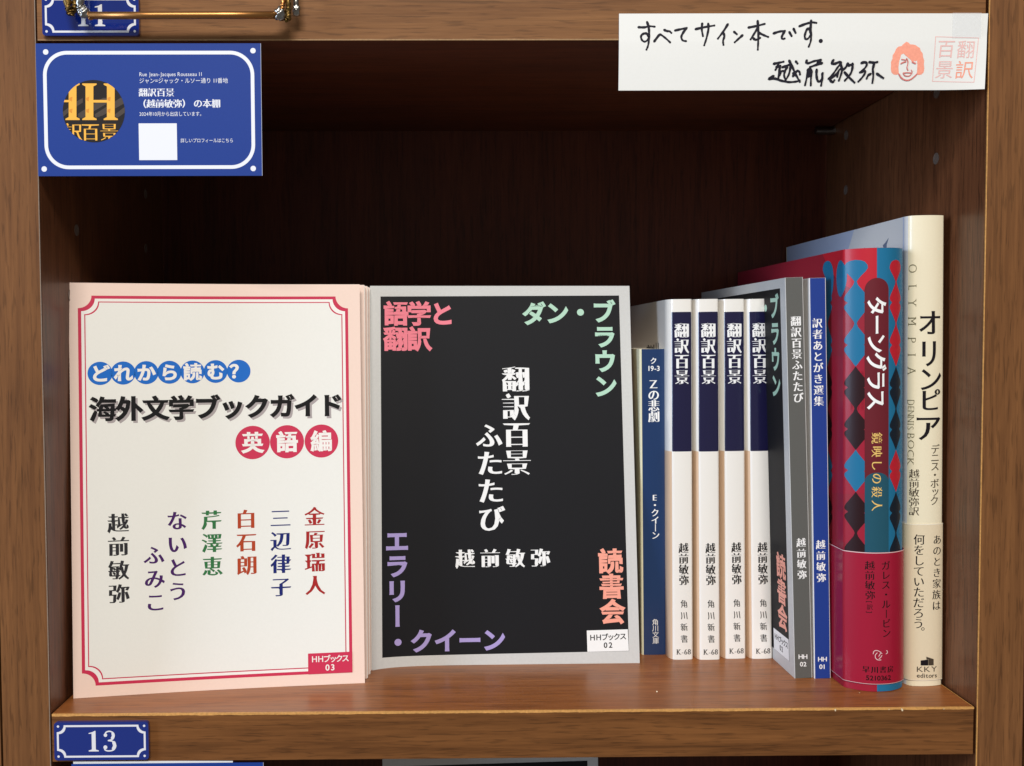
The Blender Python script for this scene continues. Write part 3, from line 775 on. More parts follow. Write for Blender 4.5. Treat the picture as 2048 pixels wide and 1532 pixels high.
# --- upright front-facing books: pink guide book and its copies
m_pink = mat('peach_cover', (250, 222, 206), 0.38, coat=0.25, k=0.9, mottle=0.02)
m_cream = mat('pale_panel', (242, 241, 234), 0.38, coat=0.25, k=0.92, mottle=0.018)
m_crim = mat('crimson_print', (208, 50, 84), 0.55, spec=.25)
m_wht = mat('white_print', (250, 246, 240), 0.38, coat=0.2)
m_blue = mat('bright_blue_print', (14, 108, 204), 0.5, spec=.25)
m_blk = mat('black_print', (14, 13, 14), 0.6, spec=.2)
m_gry = mat('grey_print', (176, 166, 166), 0.4, coat=0.2)
NB = lambda u, v: (0.0, 0.0)
def flat_book(root, w_, h_, d, m_cov, m_pg, rim=0.0, bend=NB):
    """thin paperback seen from the front: front cover, spine, back cover and page block, all following the same bend"""
    bent_slab('front_cover', 0, w_, 0, h_, 0, 0.3, m_cov, root, bend, *((130, 13) if bend is not NB else (2, 2)))
    bent_slab('back_cover', 0, w_ + rim, 0, h_, d - 0.3, d, m_cov, root, bend, *((40, 10) if bend is not NB else (2, 2)))
    e = w_ - 0.4 if not rim else w_ + .3
    bent_slab('page_block', 0.5, e, 0.1, h_ - 0.2, 0.31, d - 0.31, m_pg, root, bend, *((40, 10) if bend is not NB else (2, 2)))
    bent_slab('spine', -0.02, 0.35, 0, h_, 0.3, d - 0.3, m_cov, root, bend, nu=1)
PW, PH = 125.6, 181.7
pb = lambda u, v: (-1.6 * (1 - u / PW) * (v / PH), -9.5 * (1 - u / PW) * (v / PH) + 1.3 * math.sin(math.pi * u / PW), -1.5 * (1 - u / PW) * (v / PH))
M = frame((2.8, 18.1, 0), R(7.6), R(7.0))
t = thing('book', 'pink and white booklet with crimson border facing forward at the left end', 'book', M, 'pink booklets standing at the left end of the shelf')
flat_book(t, PW, PH, 4.6, m_pink, m_page_w, bend=pb)
A = Art(t, front(M, PW, PH, bend=pb)); g = A.f
TLc, TRc, BLc, BRc = g.uv(156.5, 593.5), g.uv(696.5, 590.5), g.uv(163, 1373.5), g.uv(704, 1344)
x0, x1, y0, y1 = (TLc[0] + BLc[0]) / 2, (TRc[0] + BRc[0]) / 2, (BLc[1] + BRc[1]) / 2, (TLc[1] + TRc[1]) / 2
A.poly('border_line', m_crim, 1, notched(x0, y0, x1, y1, 5.6, 10))
A.poly('border_gap', m_wht, 2, notched(x0 + 1.35, y0 + 1.35, x1 - 1.35, y1 - 1.35, 5.6, 10))
A.poly('border_line', m_crim, 3, notched(x0 + 2.6, y0 + 2.6, x1 - 2.6, y1 - 2.6, 5.7, 10))
A.poly('cover_panel', m_cream, 4, notched(x0 + 3.05, y0 + 3.05, x1 - 3.05, y1 - 3.05, 5.7, 10))
for i, ch in enumerate('どれから読む？'):
    q = g.uv(200.3 + 46.2 * i, 746.8 - .75 * i); A.disc('round_badge#%d' % i, m_blue, 5, q[0], q[1], 5.15)
    A.char('badge_lettering#%d' % i, m_wht, 6, ch, q[0], q[1], 7.9, 'heavy')
A.run('title_shadow', m_gry, 5, '海外文学ブックガイド', (210, 822), (665.5, 814), 49, 'heavy', sx=1.02)
A.run('title_lettering', m_blk, 6, '海外文学ブックガイド', (206, 818), (661.5, 810), 49, 'heavy', sx=1.02)
for i, ch in enumerate('英語編'):
    q = g.uv(505.3 + 68.8 * i, 885 - 1.5 * i); A.disc('round_badge#%d' % i, m_crim, 5, q[0], q[1], 7.55)
    A.char('badge_lettering#%d' % i, m_wht, 6, ch, q[0], q[1], 9.6, 'heavy')
for txt, p, q, c in (('金原瑞人', (629, 1033), (630.5, 1170), (196, 52, 50)), ('三辺律子', (561, 1036), (562, 1173.5), (38, 50, 130)), ('白石朗', (492, 1038), (494, 1130), (208, 84, 48)), ('芹澤恵', (423, 1039.5), (425, 1132), (66, 138, 84)),
                     ('ないとう', (354, 1041), (356, 1182), (88, 44, 118)), ('ふみこ', (308, 1110), (311, 1204), (88, 44, 118)), ('越前敏弥', (236.5, 1045.6), (238.5, 1187), (62, 60, 64))):
    A.run('author_lettering', mat('author_ink_%d_%d_%d' % c, tuple(max(0, int(q_ * .9 - 6)) for q_ in c), 0.6, spec=.15), 5, txt, p, q, 41, 'mingm')
a = g.uv(616, 1307); b = g.uv(704, 1344)
A.rect('series_box', m_crim, 5, a[0], y0, x1, a[1])
A.run('series_lettering', m_wht, 6, 'ＨＨブックス', (629, 1318), (691, 1316), 15.5, 'bold'); A.run('series_lettering', m_wht, 6, '03', (655, 1334.5), (665.5, 1334), 17, 'bold')
A.done()
for k, (bl, ang, lean, lab) in enumerate((((2.6, 30.5, 0), 4.6, 6.9, 'second pink booklet directly behind the front pink booklet'), ((3.2, 37.5, 0), 4.0, 6.6, 'third pink booklet in the stack behind the front pink booklet'), ((3.5, 44.5, 0), 3.4, 6.3, 'rearmost pink booklet, beside the black book'))):
    M = frame(bl, R(ang), R(lean)); t = thing('book', lab, 'book', M, 'pink booklets standing at the left end of the shelf')
    flat_book(t, PW, PH - .4 * k, 4.6, m_pink, m_page_w, rim=.6)

# --- the black book, facing forward, and its spine-out copy
m_board = mat('grey_board_cover', (208, 208, 205), 0.5, coat=0.1, k=0.9, mottle=0.05)
m_char = mat('charcoal_panel', (27, 27, 30), 0.55, coat=0.0, spec=.16, mottle=0.05)
m_rose = mat('rose_print', (250, 138, 154), 0.6, spec=.2)
m_mint = mat('mint_print', (182, 222, 198), 0.4)
m_lil = mat('lilac_print', (176, 160, 218), 0.4)
m_sal = mat('salmon_print', (252, 168, 146), 0.4)
m_wht2 = mat('white_lettering', (248, 248, 246), 0.42)
COVER_TEXT = []
BW, BH = 127.2, 182.0
MB = frame((129.2, 51.5, 0), R(3.5), R(7.1))
bbend = lambda u, v: (0.0, 6.4 * (1 - math.exp(-max(u, 0) / 12)) * max(0.0, 1 - u / BW) * (1 - v / BH))
def black_cover(A, U0, full=True):
    """the cover print, laid out in mm from the lower left corner of the cover; U0 shifts it along the face"""
    g0 = front(MB, BW, BH, bend=bbend); cu = lambda x, y: (g0.uv(x, y)[0] + U0, g0.uv(x, y)[1])
    c = [cu(764.5, 1315.6), cu(1258, 1302), cu(1238, 591), cu(761, 593)]
    A.poly('cover_panel', m_char, 1, c)
    if not full: return
    def run(name, m, txt, p, q, size, sty, **kw):
        a, b = cu(*p), cu(*q); n = len(txt); sz = size / g0.ppm(*p)
        vert = kw.pop('vert', False)
        for i, ch in enumerate(txt):
            s_ = i / max(n - 1, 1); k = dict(kw)
            if vert and ch == 'ー': k['rot'] = -90
            A.char(name, m, 2, ch, a[0] + (b[0] - a[0]) * s_, a[1] + (b[1] - a[1]) * s_, sz, sty, **k)
    run('corner_lettering', m_rose, '語学と', (792, 627), (884, 627.5), 49, 'heavy'); run('corner_lettering', m_rose, '翻訳', (791.5, 677.5), (838.5, 677.5), 49, 'heavy')
    run('corner_lettering', m_mint, 'ダン・ブ', (1068, 627), (1207, 623.5), 47, 'heavy'); run('corner_lettering', m_mint, 'ラウン', (1209, 673), (1211, 772), 47, 'heavy')
    run('title_lettering', m_wht2, '翻訳百景', (1031.5, 758), (1034, 924), 56, 'mingt'); run('title_lettering', m_wht2, 'ふたたび', (978, 871), (983, 1037), 54, 'mingt')
    run('author_lettering', m_wht2, '越前敏弥', (930, 1117), (1081, 1115), 40, 'mingt')
    run('corner_lettering', m_lil, 'エラリー', (794, 1082), (794.7, 1232), 48, 'heavy', vert=True); run('corner_lettering', m_lil, '・', (796, 1284.6), (796, 1284.6), 48, 'heavy')
    run('corner_lettering', m_lil, 'クイーン', (843.5, 1282), (988, 1279.5), 48, 'heavy'); run('corner_lettering', m_sal, '読書会', (1221, 1122), (1225, 1223), 50, 'heavy')
    A.poly('series_box', m_wht2, 2, [cu(1174.8, 1303.5), cu(1257.6, 1301.5), cu(1255.5, 1258.5), cu(1173.5, 1261)])
    def txt(s_, p, q, size):
        a, b = cu(*p), cu(*q)
        for i, ch in enumerate(s_):
            f_ = i / max(len(s_) - 1, 1); A.char('series_lettering', m_blk, 3, ch, a[0] + (b[0] - a[0]) * f_, a[1] + (b[1] - a[1]) * f_, size / 4.2, 'bold')
    txt('ＨＨブックス', (1185, 1275), (1246, 1272.5), 14.5); txt('02', (1211, 1290), (1221, 1289.7), 15)
t = thing('book', 'black and light grey book facing forward in the middle of the shelf', 'book', MB)
flat_book(t, BW, BH, 8.0, m_board, m_page, bend=bbend)
A = Art(t, front(MB, BW, BH, bend=bbend)); black_cover(A, 0); A.done()

def spine_book(label, M, w_, d, h_, prof, m_cov, m_pg, group=None, t_cov=0.4, hard=False):
    r = thing('book', label, 'book', M, group)
    P = wrap_line(w_, d, prof)
    shell('dust_jacket' if hard else 'cover', P, t_cov, 0, h_, m_cov, r)
    block('page_block', P, t_cov + 0.05, 0.15 if not hard else 3, h_ - (0.2 if not hard else 3), m_pg, r, d - (0.5 if not hard else 4))
    if hard:
        for xx in (t_cov + .02, w_ - t_cov - 2.0):
            ys = prof(0) + 2
            v, f = prism([(xx, ys), (xx + 1.9, ys), (xx + 1.9, d - .5), (xx, d - .5)], .2, h_ - .2)
            link('board', [(a * MM, b * MM, c * MM) for a, b, c in v], f, m_board, r)
    F_ = line_face(P, M, h_, step=0.35 if hard else 0.6)
    return r, F_, P
# --- small navy paperback
m_navy = mat('navy_cover', (24, 54, 98), 0.3, coat=0.4, coat_rough=0.2)
m_crm = mat('cream_cover', (226, 222, 188), 0.4, coat=0.2)
w_ = 12.9; pf = lambda x: max(corner(.7, 1.2, -1, 12.9)(x), corner(.7, 1.2, 1, 12.9)(x)) + 0.012 * (x - 6.45) ** 2
M = lean_m(259.4, 71.2, 0, -1.6, 149)
t, F_, P = spine_book('small navy paperback, shortest book, right of the black book', M, w_, 102, 149.6, pf, m_crm, m_page)
A = Art(t, F_); g = F_; s0, s1 = g.uv(1282.5, 1290)[0], g.umax
A.rect('spine_panel', m_navy, 1, 102.3, 0.02, s1 - 1, 149.55)
A.run('spine_code', m_wht2, 2, 'ク', (1307, 721.5), (1307, 721.5), 14, 'bold'); A.line('spine_code', m_wht2, 2, '19-3', (1295, 736.5), (1319.5, 736.5), 14, 'bold')
A.run('title_lettering', m_wht2, 2, 'Zの悲劇', (1307, 768), (1308, 833), 24, 'mingb')
A.run('author_lettering', m_wht2, 2, 'E・クイーン', (1309.5, 995), (1311, 1070.5), 17, 'mingb', vert=1)
A.run('publisher_lettering', m_wht2, 2, '角川文庫', (1310.5, 1244), (1311.5, 1281.5), 13.5, 'plain')
A.done()
# --- four white paperbacks with navy title panel
m_white_cov = mat('ivory_white_cover', (242, 238, 230), 0.24, coat=0.6, k=0.92, coat_rough=0.12)
m_title_navy = mat('deep_navy_panel', (24, 22, 60), 0.24, coat=0.6, coat_rough=0.12)
m_soft = mat('brush_ink', (36, 34, 36), 0.6, spec=.2)
KW = 11.8
def kprof(x):
    return max(corner(3.0, 6.5, -1, KW)(x), corner(1.1, 1.8, 1, KW)(x)) + 0.016 * (x - 6.8) ** 2
KG = 'four white paperbacks with navy title panels'
K0 = (271.2, 63.6)
M = lean_m(K0[0], K0[1], 0, -1.5, 173)
KX = ((0, -1.5, 'leftmost white paperback with navy panel, touching the small navy paperback'), (12.9, -1.9, 'second white paperback with navy panel from the small navy paperback'), (25.75, -2.0, 'third white paperback with navy panel from the small navy paperback'), (38.5, -3.0, 'last white paperback with navy panel, touching the dark grey spine'))
t, F_, P = spine_book(KX[0][2], M, KW, 105, 173.2, kprof, m_white_cov, m_page, KG)
A = Art(t, F_); g = F_
a = g.uv(1345.5, 903)[0]; va = g.uv(1365, 903)[1]; vb = g.uv(1365, 623.8)[1]; b = g.uv(1382.3, 800)[0]
A.poly('title_panel', m_title_navy, 1, rounded(a - .35, va, b + .25, vb, .35, 4))
A.run('title_lettering', m_wht2, 2, '翻訳百景', (1363.5, 660.5), (1364, 753.5), 32, 'mingt', sx=.93)
A.run('author_lettering', m_soft, 2, '越前敏弥', (1367, 1096), (1368, 1160), 22, 'mingb', sx=.92)
A.run('publisher_lettering', m_soft, 2, '角川新書', (1368, 1207.5), (1368.5, 1277.5), 16.5, 'brush', shear=-.12, sx=.9)
A.line('spine_code', m_soft, 2, 'K-68', (1353, 1303.5), (1382, 1303), 15.5, 'ming')
m_tan = mat('tan_cover_print', (228, 194, 160), 0.26, coat=0.5, coat_rough=0.14)
A.rect('cover_print', m_tan, 1, 30, .1, a - .5, va)
for zc, hh in ((52, 7), (38, 10), (24, 8), (14, 5), (78, 5), (66, 4)):      # print on the side cover
    A.rect('cover_lettering', m_blk, 2, 88, zc, 95.5, zc + hh)
for k_, (uu, hh) in enumerate(((55, 1.2), (58, 2.2), (61.5, 1.4), (65, 2.0), (68.5, 1.3), (72, 2.4), (78, 3.4), (83, 3.4))): A.rect('cover_lettering', m_blk, 2, uu, 149.2, uu + (2.4 if k_ < 6 else 1.4), 149.2 + hh)
A.done()
first = t; kids = list(t.children)
for dx, tilt, lab in KX[1:]:
    r = first.copy(); C.objects.link(r); r.matrix_world = lean_m(K0[0] + dx, K0[1] + (0.7 if tilt == -2.0 else -.5 if tilt == -1.9 else 0.2), (0.5 if tilt == -2.0 else -.4 if tilt == -1.9 else .3), tilt, 173); r['label'] = lab
    for c in kids:
        d = c.copy(); C.objects.link(d); d.parent = r
# --- spine-out copy of the black book and the blue one
m_sp_grey = mat('grey_spine', (92, 92, 88), 0.5, coat=0.1, mottle=0.04)
m_sp_blue = mat('blue_spine', (30, 60, 140), 0.5, spec=.3, mottle=0.02)
HW = 8.1; hp = lambda x: max(corner(.25, .3, -1, 8.1)(x), corner(.25, .3, 1, 8.1)(x))
M = lean_m(322.3, 36.3, 1.3, -6.2, 181)
t, F_, P = spine_book('dark grey spine book whose black cover side shows, leaning left', M, HW, 134, 181.6, hp, m_board, m_page)
A = Art(t, F_); g = F_
g0 = front(MB, BW, BH)
black_cover(A, 134 - BW - 1.2)
A.rect('spine_panel', m_sp_grey, 1, 134.1, .02, 134 + HW - .1, 181.55)
A.run('title_lettering', m_wht2, 2, '翻訳百景ふたたび', (1591.5, 642), (1596.5, 795), 21.5, 'mingm')
A.run('author_lettering', m_wht2, 2, '越前敏弥', (1602, 1085), (1604, 1149), 19.5, 'mingb')
A.line('series_lettering', m_wht2, 2, 'HH', (1596.5, 1313), (1615, 1313), 12.5, 'bold'); A.line('series_lettering', m_wht2, 2, '02', (1599.5, 1328), (1613, 1328), 12.5, 'bold')
A.done()
HW1 = 7.4; hp1 = lambda x: max(corner(.25, .3, -1, 7.4)(x), corner(.25, .3, 1, 7.4)(x))
M = lean_m(331.2, 35.9, 1.0, -4.3, 181)
t, F_, P = spine_book('thin blue spine book between the dark grey spine and the red hardcover', M, HW1, 128, 181.3, hp1, m_wht, m_page_w)
A = Art(t, F_); g = F_
A.rect('spine_panel', m_sp_blue, 1, 128.1, .02, 128 + HW1 - .1, 181.25)
A.run('title_lettering', m_wht2, 2, '訳者あとがき選集', (1634.5, 646), (1637.5, 802), 21, 'mingb')
A.run('author_lettering', m_wht2, 2, '越前敏弥', (1641, 1089), (1642.5, 1155), 19.5, 'mingb')
A.line('series_lettering', m_wht2, 2, 'HH', (1635.5, 1318), (1654, 1318), 12.5, 'bold'); A.line('series_lettering', m_wht2, 2, '01', (1638, 1333), (1651, 1333), 12.5, 'bold')
A.done()
# --- red hardcover with teal harlequin pattern and crimson band
m_j_red = mat('jacket_red', (190, 34, 50), 0.42, coat=0.16, spec=.25, coat_rough=0.2)
m_j_mid = mat('jacket_wine_red', (150, 36, 52), 0.42, coat=0.16, spec=.25, coat_rough=0.2)
m_j_dark = mat('jacket_dark_wine', (104, 30, 40), 0.42, coat=0.16, spec=.25, coat_rough=0.2)
m_j_rose = mat('jacket_rose_red', (158, 30, 52), 0.42, coat=0.16, spec=.25, coat_rough=0.2)
m_j_teal = mat('jacket_teal', (30, 112, 152), 0.42, coat=0.16, spec=.25, coat_rough=0.2)
m_j_tdk = mat('jacket_dark_teal', (32, 82, 100), 0.42, coat=0.16, spec=.25, coat_rough=0.2)
m_j_blk = mat('jacket_black_brown', (40, 14, 18), 0.42, coat=0.16, spec=.25, coat_rough=0.2)
m_j_ink = mat('jacket_blue_black', (20, 32, 44), 0.42, coat=0.16, spec=.25, coat_rough=0.2)
m_band = mat('crimson_band', (160, 24, 52), 0.36, coat=0.22, spec=.3, coat_rough=0.15)
m_band_edge = mat('band_paper_edge', (232, 200, 200), 0.6)
m_gold2 = mat('gold_lettering', (236, 196, 110), 0.35)
RW, RD, RH = 26.9, 150, 192.9
def rprof(x):
    q = abs(x - 13.4) / (13.4 if x < 13.4 else 13.5)
    return 6.8 * q ** 2.3 + max(corner(.6, .9, -1, RW)(x), corner(2.2, 3.0, 1, RW)(x))
M = lean_m(340.3, 18.0, 1.6, -2.6, 192)
t, F_, P = spine_book('thick red and teal harlequin patterned hardcover with crimson paper band', M, RW, RD, RH, rprof, m_j_mid, m_page, hard=True)
A = Art(t, F_); g = F_
U = lambda x, y=800: g.uv(x, y)[0]
V_ = lambda y, x=1740: g.uv(x, y)[1]
uS = U(1753.8); uE = g.umax - 2
A.rect('jacket_print#1', m_j_teal, 1, uS, .1, uE, RH - .05)
uL = U(1690)
A.poly('jacket_print#2', m_j_red, 1, g_arc := [(U(1645, 520), RH - .05)] + [g.uv(x, y) for x, y in ((1652, 524), (1660, 540), (1672, 556), (1688, 570), (1702, 577), (1720, 580))] + [(uS, V_(580)), (uS, RH - .05)])
A.poly('jacket_print#3', m_j_rose, 1, [g.uv(1664, 712), g.uv(1664, 985), (uS, V_(985)), (uS, V_(712))][::1])
A.rect('jacket_print#4', m_j_red, 1, U(1700), V_(820), uS, V_(742))
A.rect('jacket_print#5', m_j_rose, 1.3, U(1672), V_(1090), uS, V_(1030))
A.rect('jacket_print#6', m_j_rose, 1, 60, .1, uS, 8)
KP = ((0, .10), (.08, .2), (.22, .6), (.31, .86), (.37, .98), (.41, 1), (.45, .93), (.48, .74), (.50, .66), (.52, .74), (.56, .93), (.60, 1), (.65, .97), (.72, .78), (.85, .42), (.95, .16), (1, .10))
BULB = ((0, .02), (.03, .45), (.10, .75), (.25, .97), (.4, 1), (.55, .82), (.75, .45), (.92, .2), (1, .10))
def column(uc, hw, cols, xs):
    ys = [519.7, 563, 647, 732.7, 817.6, 899.5, 983.5, 1066, 1150]
    for i in range(8):
        m_ = cols[0 if i < 3 else 1 if i < 5 else 0 if i < 6 else 1]; v0, v1 = V_(ys[i], xs), V_(ys[i + 1], xs)
        kp = BULB if i == 0 else KP
        tip0, tip1 = i in (3, 5, 6), i in (2, 4, 5)
        Lp, Rp = [], []
        for k, (q, f_) in enumerate(kp):
            if tip0 and k == 0: f_ = 0.01
            if tip1 and k == len(kp) - 1: f_ = 0.01
            vv = v0 + (v1 - v0) * q; Lp.append((uc - hw * f_, vv)); Rp.append((uc + hw * f_, vv))
        A.poly('harlequin_print#%d' % int(xs), m_, 2, Lp + Rp[::-1])
c1 = U(1711.4); h1 = c1 - U(1688.6); column(c1, h1, (m_j_teal, m_j_blk), 1711)
c2 = U(1791.6); h2 = U(1807.5) - c2; column(c2, max(h2, 3.6), (m_j_red, m_j_ink), 1791)
c3 = U(1662) - 3.6; column(c3, h1, (m_j_teal, m_j_blk), 1665)
e = [F_.uv(1633, 541), F_.uv(1651, 539)]
sL = RD - 2
for cc in (sL - 19, sL - 7.5):
    A.poly('harlequin_print#%d' % int(cc), m_j_teal, 2.6, [(cc + 4.3 * math.cos(a_ / 12 * math.pi), 181.5 + 7 * math.sin(a_ / 12 * math.pi) * (1 if a_ < 12 else 1.3)) for a_ in range(24)])
A.poly('harlequin_print#e', m_j_teal, 2.6, [(22 + 14 * math.cos(a_ / 12 * math.pi), 176 + 7 * math.sin(a_ / 12 * math.pi)) for a_ in range(24)])
a, b = U(1729.3), U(1776.8); r_ = (b - a) / 2; yt = V_(556)
A.poly('title_panel', m_j_dark, 3.2, [(a, 20), (b, 20)] + [((a + b) / 2 + r_ * math.cos(R(k * 9)), yt - r_ + r_ * math.sin(R(k * 9))) for k in range(21)])
yb = V_(945)
A.poly('title_panel', m_j_tdk, 3.8, [(a, 20), (b, 20)] + [((a + b) / 2 + r_ * math.cos(R(k * 9)), yb - r_ * .75 + r_ * .75 * math.sin(R(k * 9))) for k in range(21)])
A.run('title_lettering', m_wht2, 4.5, 'ターングラス', (1753.8, 612), (1752.8, 799), 41, 'brushb', rot=-90, sx=1.0, shear=-.16)
A.run('subtitle_lettering', m_gold2, 4.5, '鏡映しの殺人', (1753.8, 876), (1753.8, 1011), 23, 'ming', rot=-90)
A.done()
zb = 61.3
PB = wrap_line(RW, RD - 6, rprof, off=0.5)
shell('paper_band', PB, 0.2, 3.4, zb, m_band, t)
Fb = line_face(PB, M, 70, step=.35); A = Art(t, Fb)
A.rect('band_edge', m_band_edge, 1, 90, zb - .35, Fb.umax - 1, zb - .03)
A.rect('band_edge', m_band_edge, 1, 100, 3.43, Fb.umax - 1, 3.6)
A.run('author_lettering', m_blk, 1, 'ガレス・ルービン', (1771.5, 1131), (1773, 1266), 19.5, 'ming', vert=1)
A.run('translator_lettering', m_blk, 1, '越前敏弥', (1739.5, 1131), (1740.5, 1190), 19.5, 'ming'); A.run('translator_lettering', m_blk, 1, '[訳]', (1739.5, 1204), (1739.5, 1224), 12, 'plain', vert=1)
for P_ in ([(838, 375), (850, 335), (890, 322), (940, 340), (975, 372)], [(900, 360), (872, 395), (875, 440), (910, 470), (960, 470)], [(960, 350), (940, 390), (925, 415)], [(975, 400), (955, 432), (930, 450)], [(1040, 375), (1062, 358), (1058, 330), (1048, 325)]):
    A.stroke('publisher_mark', m_band_edge, 1, [Fb.uv(1640 + x / 7.877, 1260 + y / 7.877) for x, y in P_], 0.3)
A.run('publisher_lettering', m_blk, 1, '早川書房', (1732, 1338.5), (1781, 1338), 14.5, 'mingb')
A.line('publisher_code', m_blk, 1, '5210362', (1731.5, 1355), (1782, 1354.5), 13.5, 'bold')
A.done()
# --- tall cream hardcover
m_o = mat('cream_jacket', (242, 232, 202), 0.36, coat=0.35, k=0.92, mottle=0.015)
m_o_blue = mat('pale_blue_print', (186, 198, 222), 0.36, coat=0.35)
m_o_mid = mat('blue_cream_print', (218, 220, 222), 0.36, coat=0.35)
m_o_hill = mat('blue_grey_hill', (150, 166, 190), 0.36, coat=0.35)
m_o_dark = mat('slate_figure', (104, 118, 144), 0.4)
m_oband = mat('cream_band', (234, 218, 186), 0.4, coat=0.2, mottle=0.02)
m_oedge = mat('cream_band_edge', (250, 242, 222), 0.5)
m_oink = mat('olive_lettering', (118, 112, 84), 0.4)
m_oblk = mat('warm_black_print', (24, 20, 26), 0.6, spec=.2)
m_obrn = mat('brown_lettering', (74, 64, 52), 0.5, spec=.3)
OW, OD, OH = 16.2, 145, 207.6
oprof = lambda x: 1.6 * (abs(x - 8.1) / 8.1) ** 2.2 + max(corner(2.6, 3.2, -1, OW)(x), corner(1.0, 1.2, 1, OW)(x))
M = lean_m(368.6, 24.8, 1.6, -2.2, 207)
t, F_, P = spine_book('tall cream hardcover with black katakana title against the right side panel', M, OW, OD, OH, oprof, m_o, m_page, hard=True)
A = Art(t, F_); g = F_
A.rect('jacket_print#7', m_o_blue, 1, 1, .1, OD - 5, OH - .05); A.rect('jacket_print#8', m_o_mid, 1, OD - 5, .1, OD - 2.5, OH - .05)
A.poly('jacket_print#9', m_o_hill, 2, [(1, 186), (48, 186)] + [(30 + 17 * math.cos(R(k * 15)), 190 + 9 * math.sin(R(k * 15))) for k in range(13)])
A.poly('jacket_print#10', m_o_mid, 2, [(62, 170), (90, OH - .1), (OD - 6, OH - .1), (OD - 6, 170)])
for x_, z_ in ((96, 195), (120, 197)):
    A.poly('jacket_print#11', m_o_dark, 3, [(x_, z_), (x_ + 2.5, z_ + 1), (x_ + 6, z_ + 3), (x_ + 4, z_), (x_ + 3.6, z_ - 3), (x_ + 2.2, z_ - 3)])
for ch, y in zip('OLYMPIA', (537, 574.5, 605.7, 642.3, 679.6, 709.7, 741.5)):
    q = g.uv(1825.8 - (y - 537) * .012, y); A.char('latin_lettering', m_oink, 2, ch, q[0], q[1], 23 / g.ppm(1830, 640), 'mingl', rot=-90)
for seg_, y0_, y1_ in (('D', 799, 811), ('ENNIS', 812, 860), ('B', 866, 878), ('OCK', 879, 931)): A.line('latin_lettering', m_oink, 2, seg_, (1822.5, y0_), (1821, y1_), 18 if len(seg_) > 1 else 21, 'mingl', rot=-90)
A.run('title_lettering', m_oblk, 2, 'オ', (1860.8, 645), (1860.8, 645), 57, 'mingb', sx=.9)
A.run('title_lettering', m_oblk, 2, 'リ', (1858.5, 706), (1858.5, 706), 62, 'mingb', sx=.75); A.run('title_lettering', m_oblk, 2, 'ン', (1861.5, 758), (1861.5, 758), 54, 'mingb', sx=.98)
A.run('title_lettering', m_oblk, 2, 'ピ', (1860.8, 800), (1860.8, 800), 50, 'mingb', sx=.95); A.run('title_lettering', m_oblk, 2, 'ア', (1857, 855), (1857, 855), 58, 'mingb', sx=1.0)
A.run('author_lettering', m_obrn, 2, 'デニス・ボック', (1870.5, 898), (1868.8, 1001), 20.5, 'ming', vert=1)
A.run('translator_lettering', m_obrn, 2, '越前敏弥訳', (1828.5, 947.5), (1828, 1022), 20, 'ming')
A.done()
PB = wrap_line(OW, OD - 6, oprof, off=0.3); zb = 72.4
shell('paper_band', PB, 0.18, 2.6, zb, m_oband, t)
Fb = line_face(PB, M, 80, step=.35); A = Art(t, Fb)
A.rect('band_edge', m_oedge, 1, 100, zb - .35, Fb.umax - .5, zb - .02); A.rect('band_edge', m_oedge, 1, 100, 2.62, Fb.umax - .5, 2.85)
A.run('band_lettering', m_oblk, 1, 'あのとき家族は', (1874.5, 1079), (1873, 1211), 20.5, 'brush'); A.run('band_lettering', m_oblk, 1, '何をしていただろう', (1838.5, 1079), (1837, 1247), 22.5, 'brush')
q = Fb.uv(1846, 1257); A.char('band_lettering', m_oblk, 1, '。', q[0] + 1.4, q[1] + 1.2, 4.8, 'plain')
Z = lambda P_: [Fb.uv(1640 + x / 7.877, 1260 + y / 7.877) for x, y in P_]
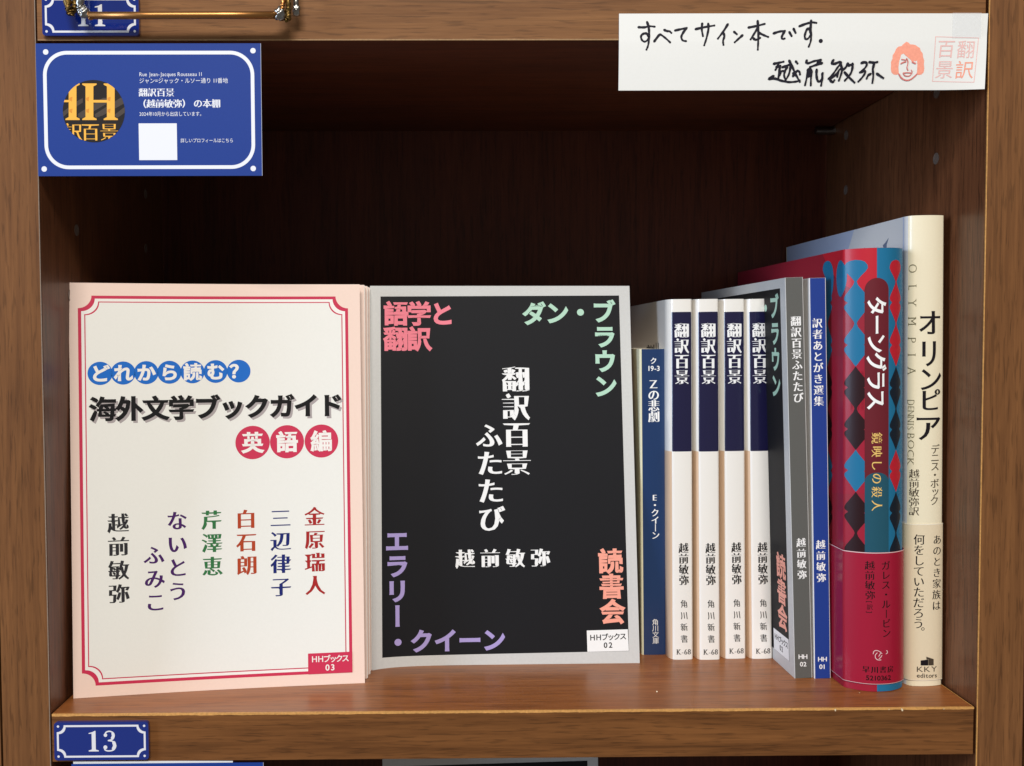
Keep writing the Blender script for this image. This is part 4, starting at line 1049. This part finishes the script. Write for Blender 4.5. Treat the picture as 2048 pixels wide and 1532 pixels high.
A.poly('publisher_mark', m_oblk, 1, Z([(1585, 480), (1705, 462), (1705, 558), (1585, 558)])); A.poly('publisher_mark', m_obrn, 1, Z([(1708, 460), (1675, 462), (1675, 420), (1790, 458), (1790, 555), (1708, 558)]))
A.line('publisher_lettering', m_obrn, 1, 'KKY', (1832.5, 1338), (1874.5, 1337), 15.5, 'plain'); A.line('publisher_lettering', m_obrn, 1, 'editors', (1833, 1350.5), (1874, 1350), 12, 'bold')
A.done()

# ------------------------------------------------------------------ what shows below the shelf
M = frame((8.8, -0.9, -73.6)); 
t = card_body(M, 'blue card hanging under the lower shelf edge, only its top sliver in view', 79.2, 52.9, None)
M = frame((8.9, -0.2, -72.9)); M = M @ Matrix.Rotation(R(0.45), 4, 'Y')
t = thing('paper_card', 'white paper card behind the blue card below the lower shelf', 'card', M)
slab('card', [(0, 0), (66, 0), (66, 53.2), (0, 53.2)], 0, 0.35, m_sign, t)
M = frame((138, 50, -226), R(0), R(0)) @ Matrix.Rotation(R(-1.3), 4, 'Y')
t = thing('book', 'grey edged book on the compartment below, only its top edge in view', 'book', M)
flat_book(t, 101, 186, 8, m_board, m_page)
A = Art(t, front(M, 101, 186)); A.rect('cover_panel', m_char, 1, 5, 5, 96, 180.8); A.done()

# ------------------------------------------------------------------ crumbs on the shelf
m_crumb = mat('paper_crumb', (240, 226, 196), 0.7)
for px, py, r_, lab in ((1314, 1384, .62, 'larger pale paper crumb on the shelf in front of the first white paperback'), (1719, 1386, .3, 'tiny pale crumb on the shelf in front of the red hardcover')):
    p = on_floor(px, py); rr = random.Random(px); V = []
    for k in range(7):
        a_ = k / 7 * 2 * math.pi; q = r_ * rr.uniform(.55, 1.1); V.append((q * math.cos(a_) * .8 * MM, q * math.sin(a_) * MM, (0.05 + rr.uniform(0, .4) * r_) * MM))
    V.append((0, 0, r_ * .9 * MM)); V.append((0, 0, 0.0))
    F = [(k, (k + 1) % 7, 7) for k in range(7)] + [((k + 1) % 7, k, 8) for k in range(7)]
    o = link('paper_crumb', V, F, m_crumb); o.location = (p.x * MM, p.y * MM, 0.00003)
    o['label'] = lab; o['category'] = 'crumb'; o['group'] = 'crumbs on the shelf'

bpy.data.objects.remove(_go)
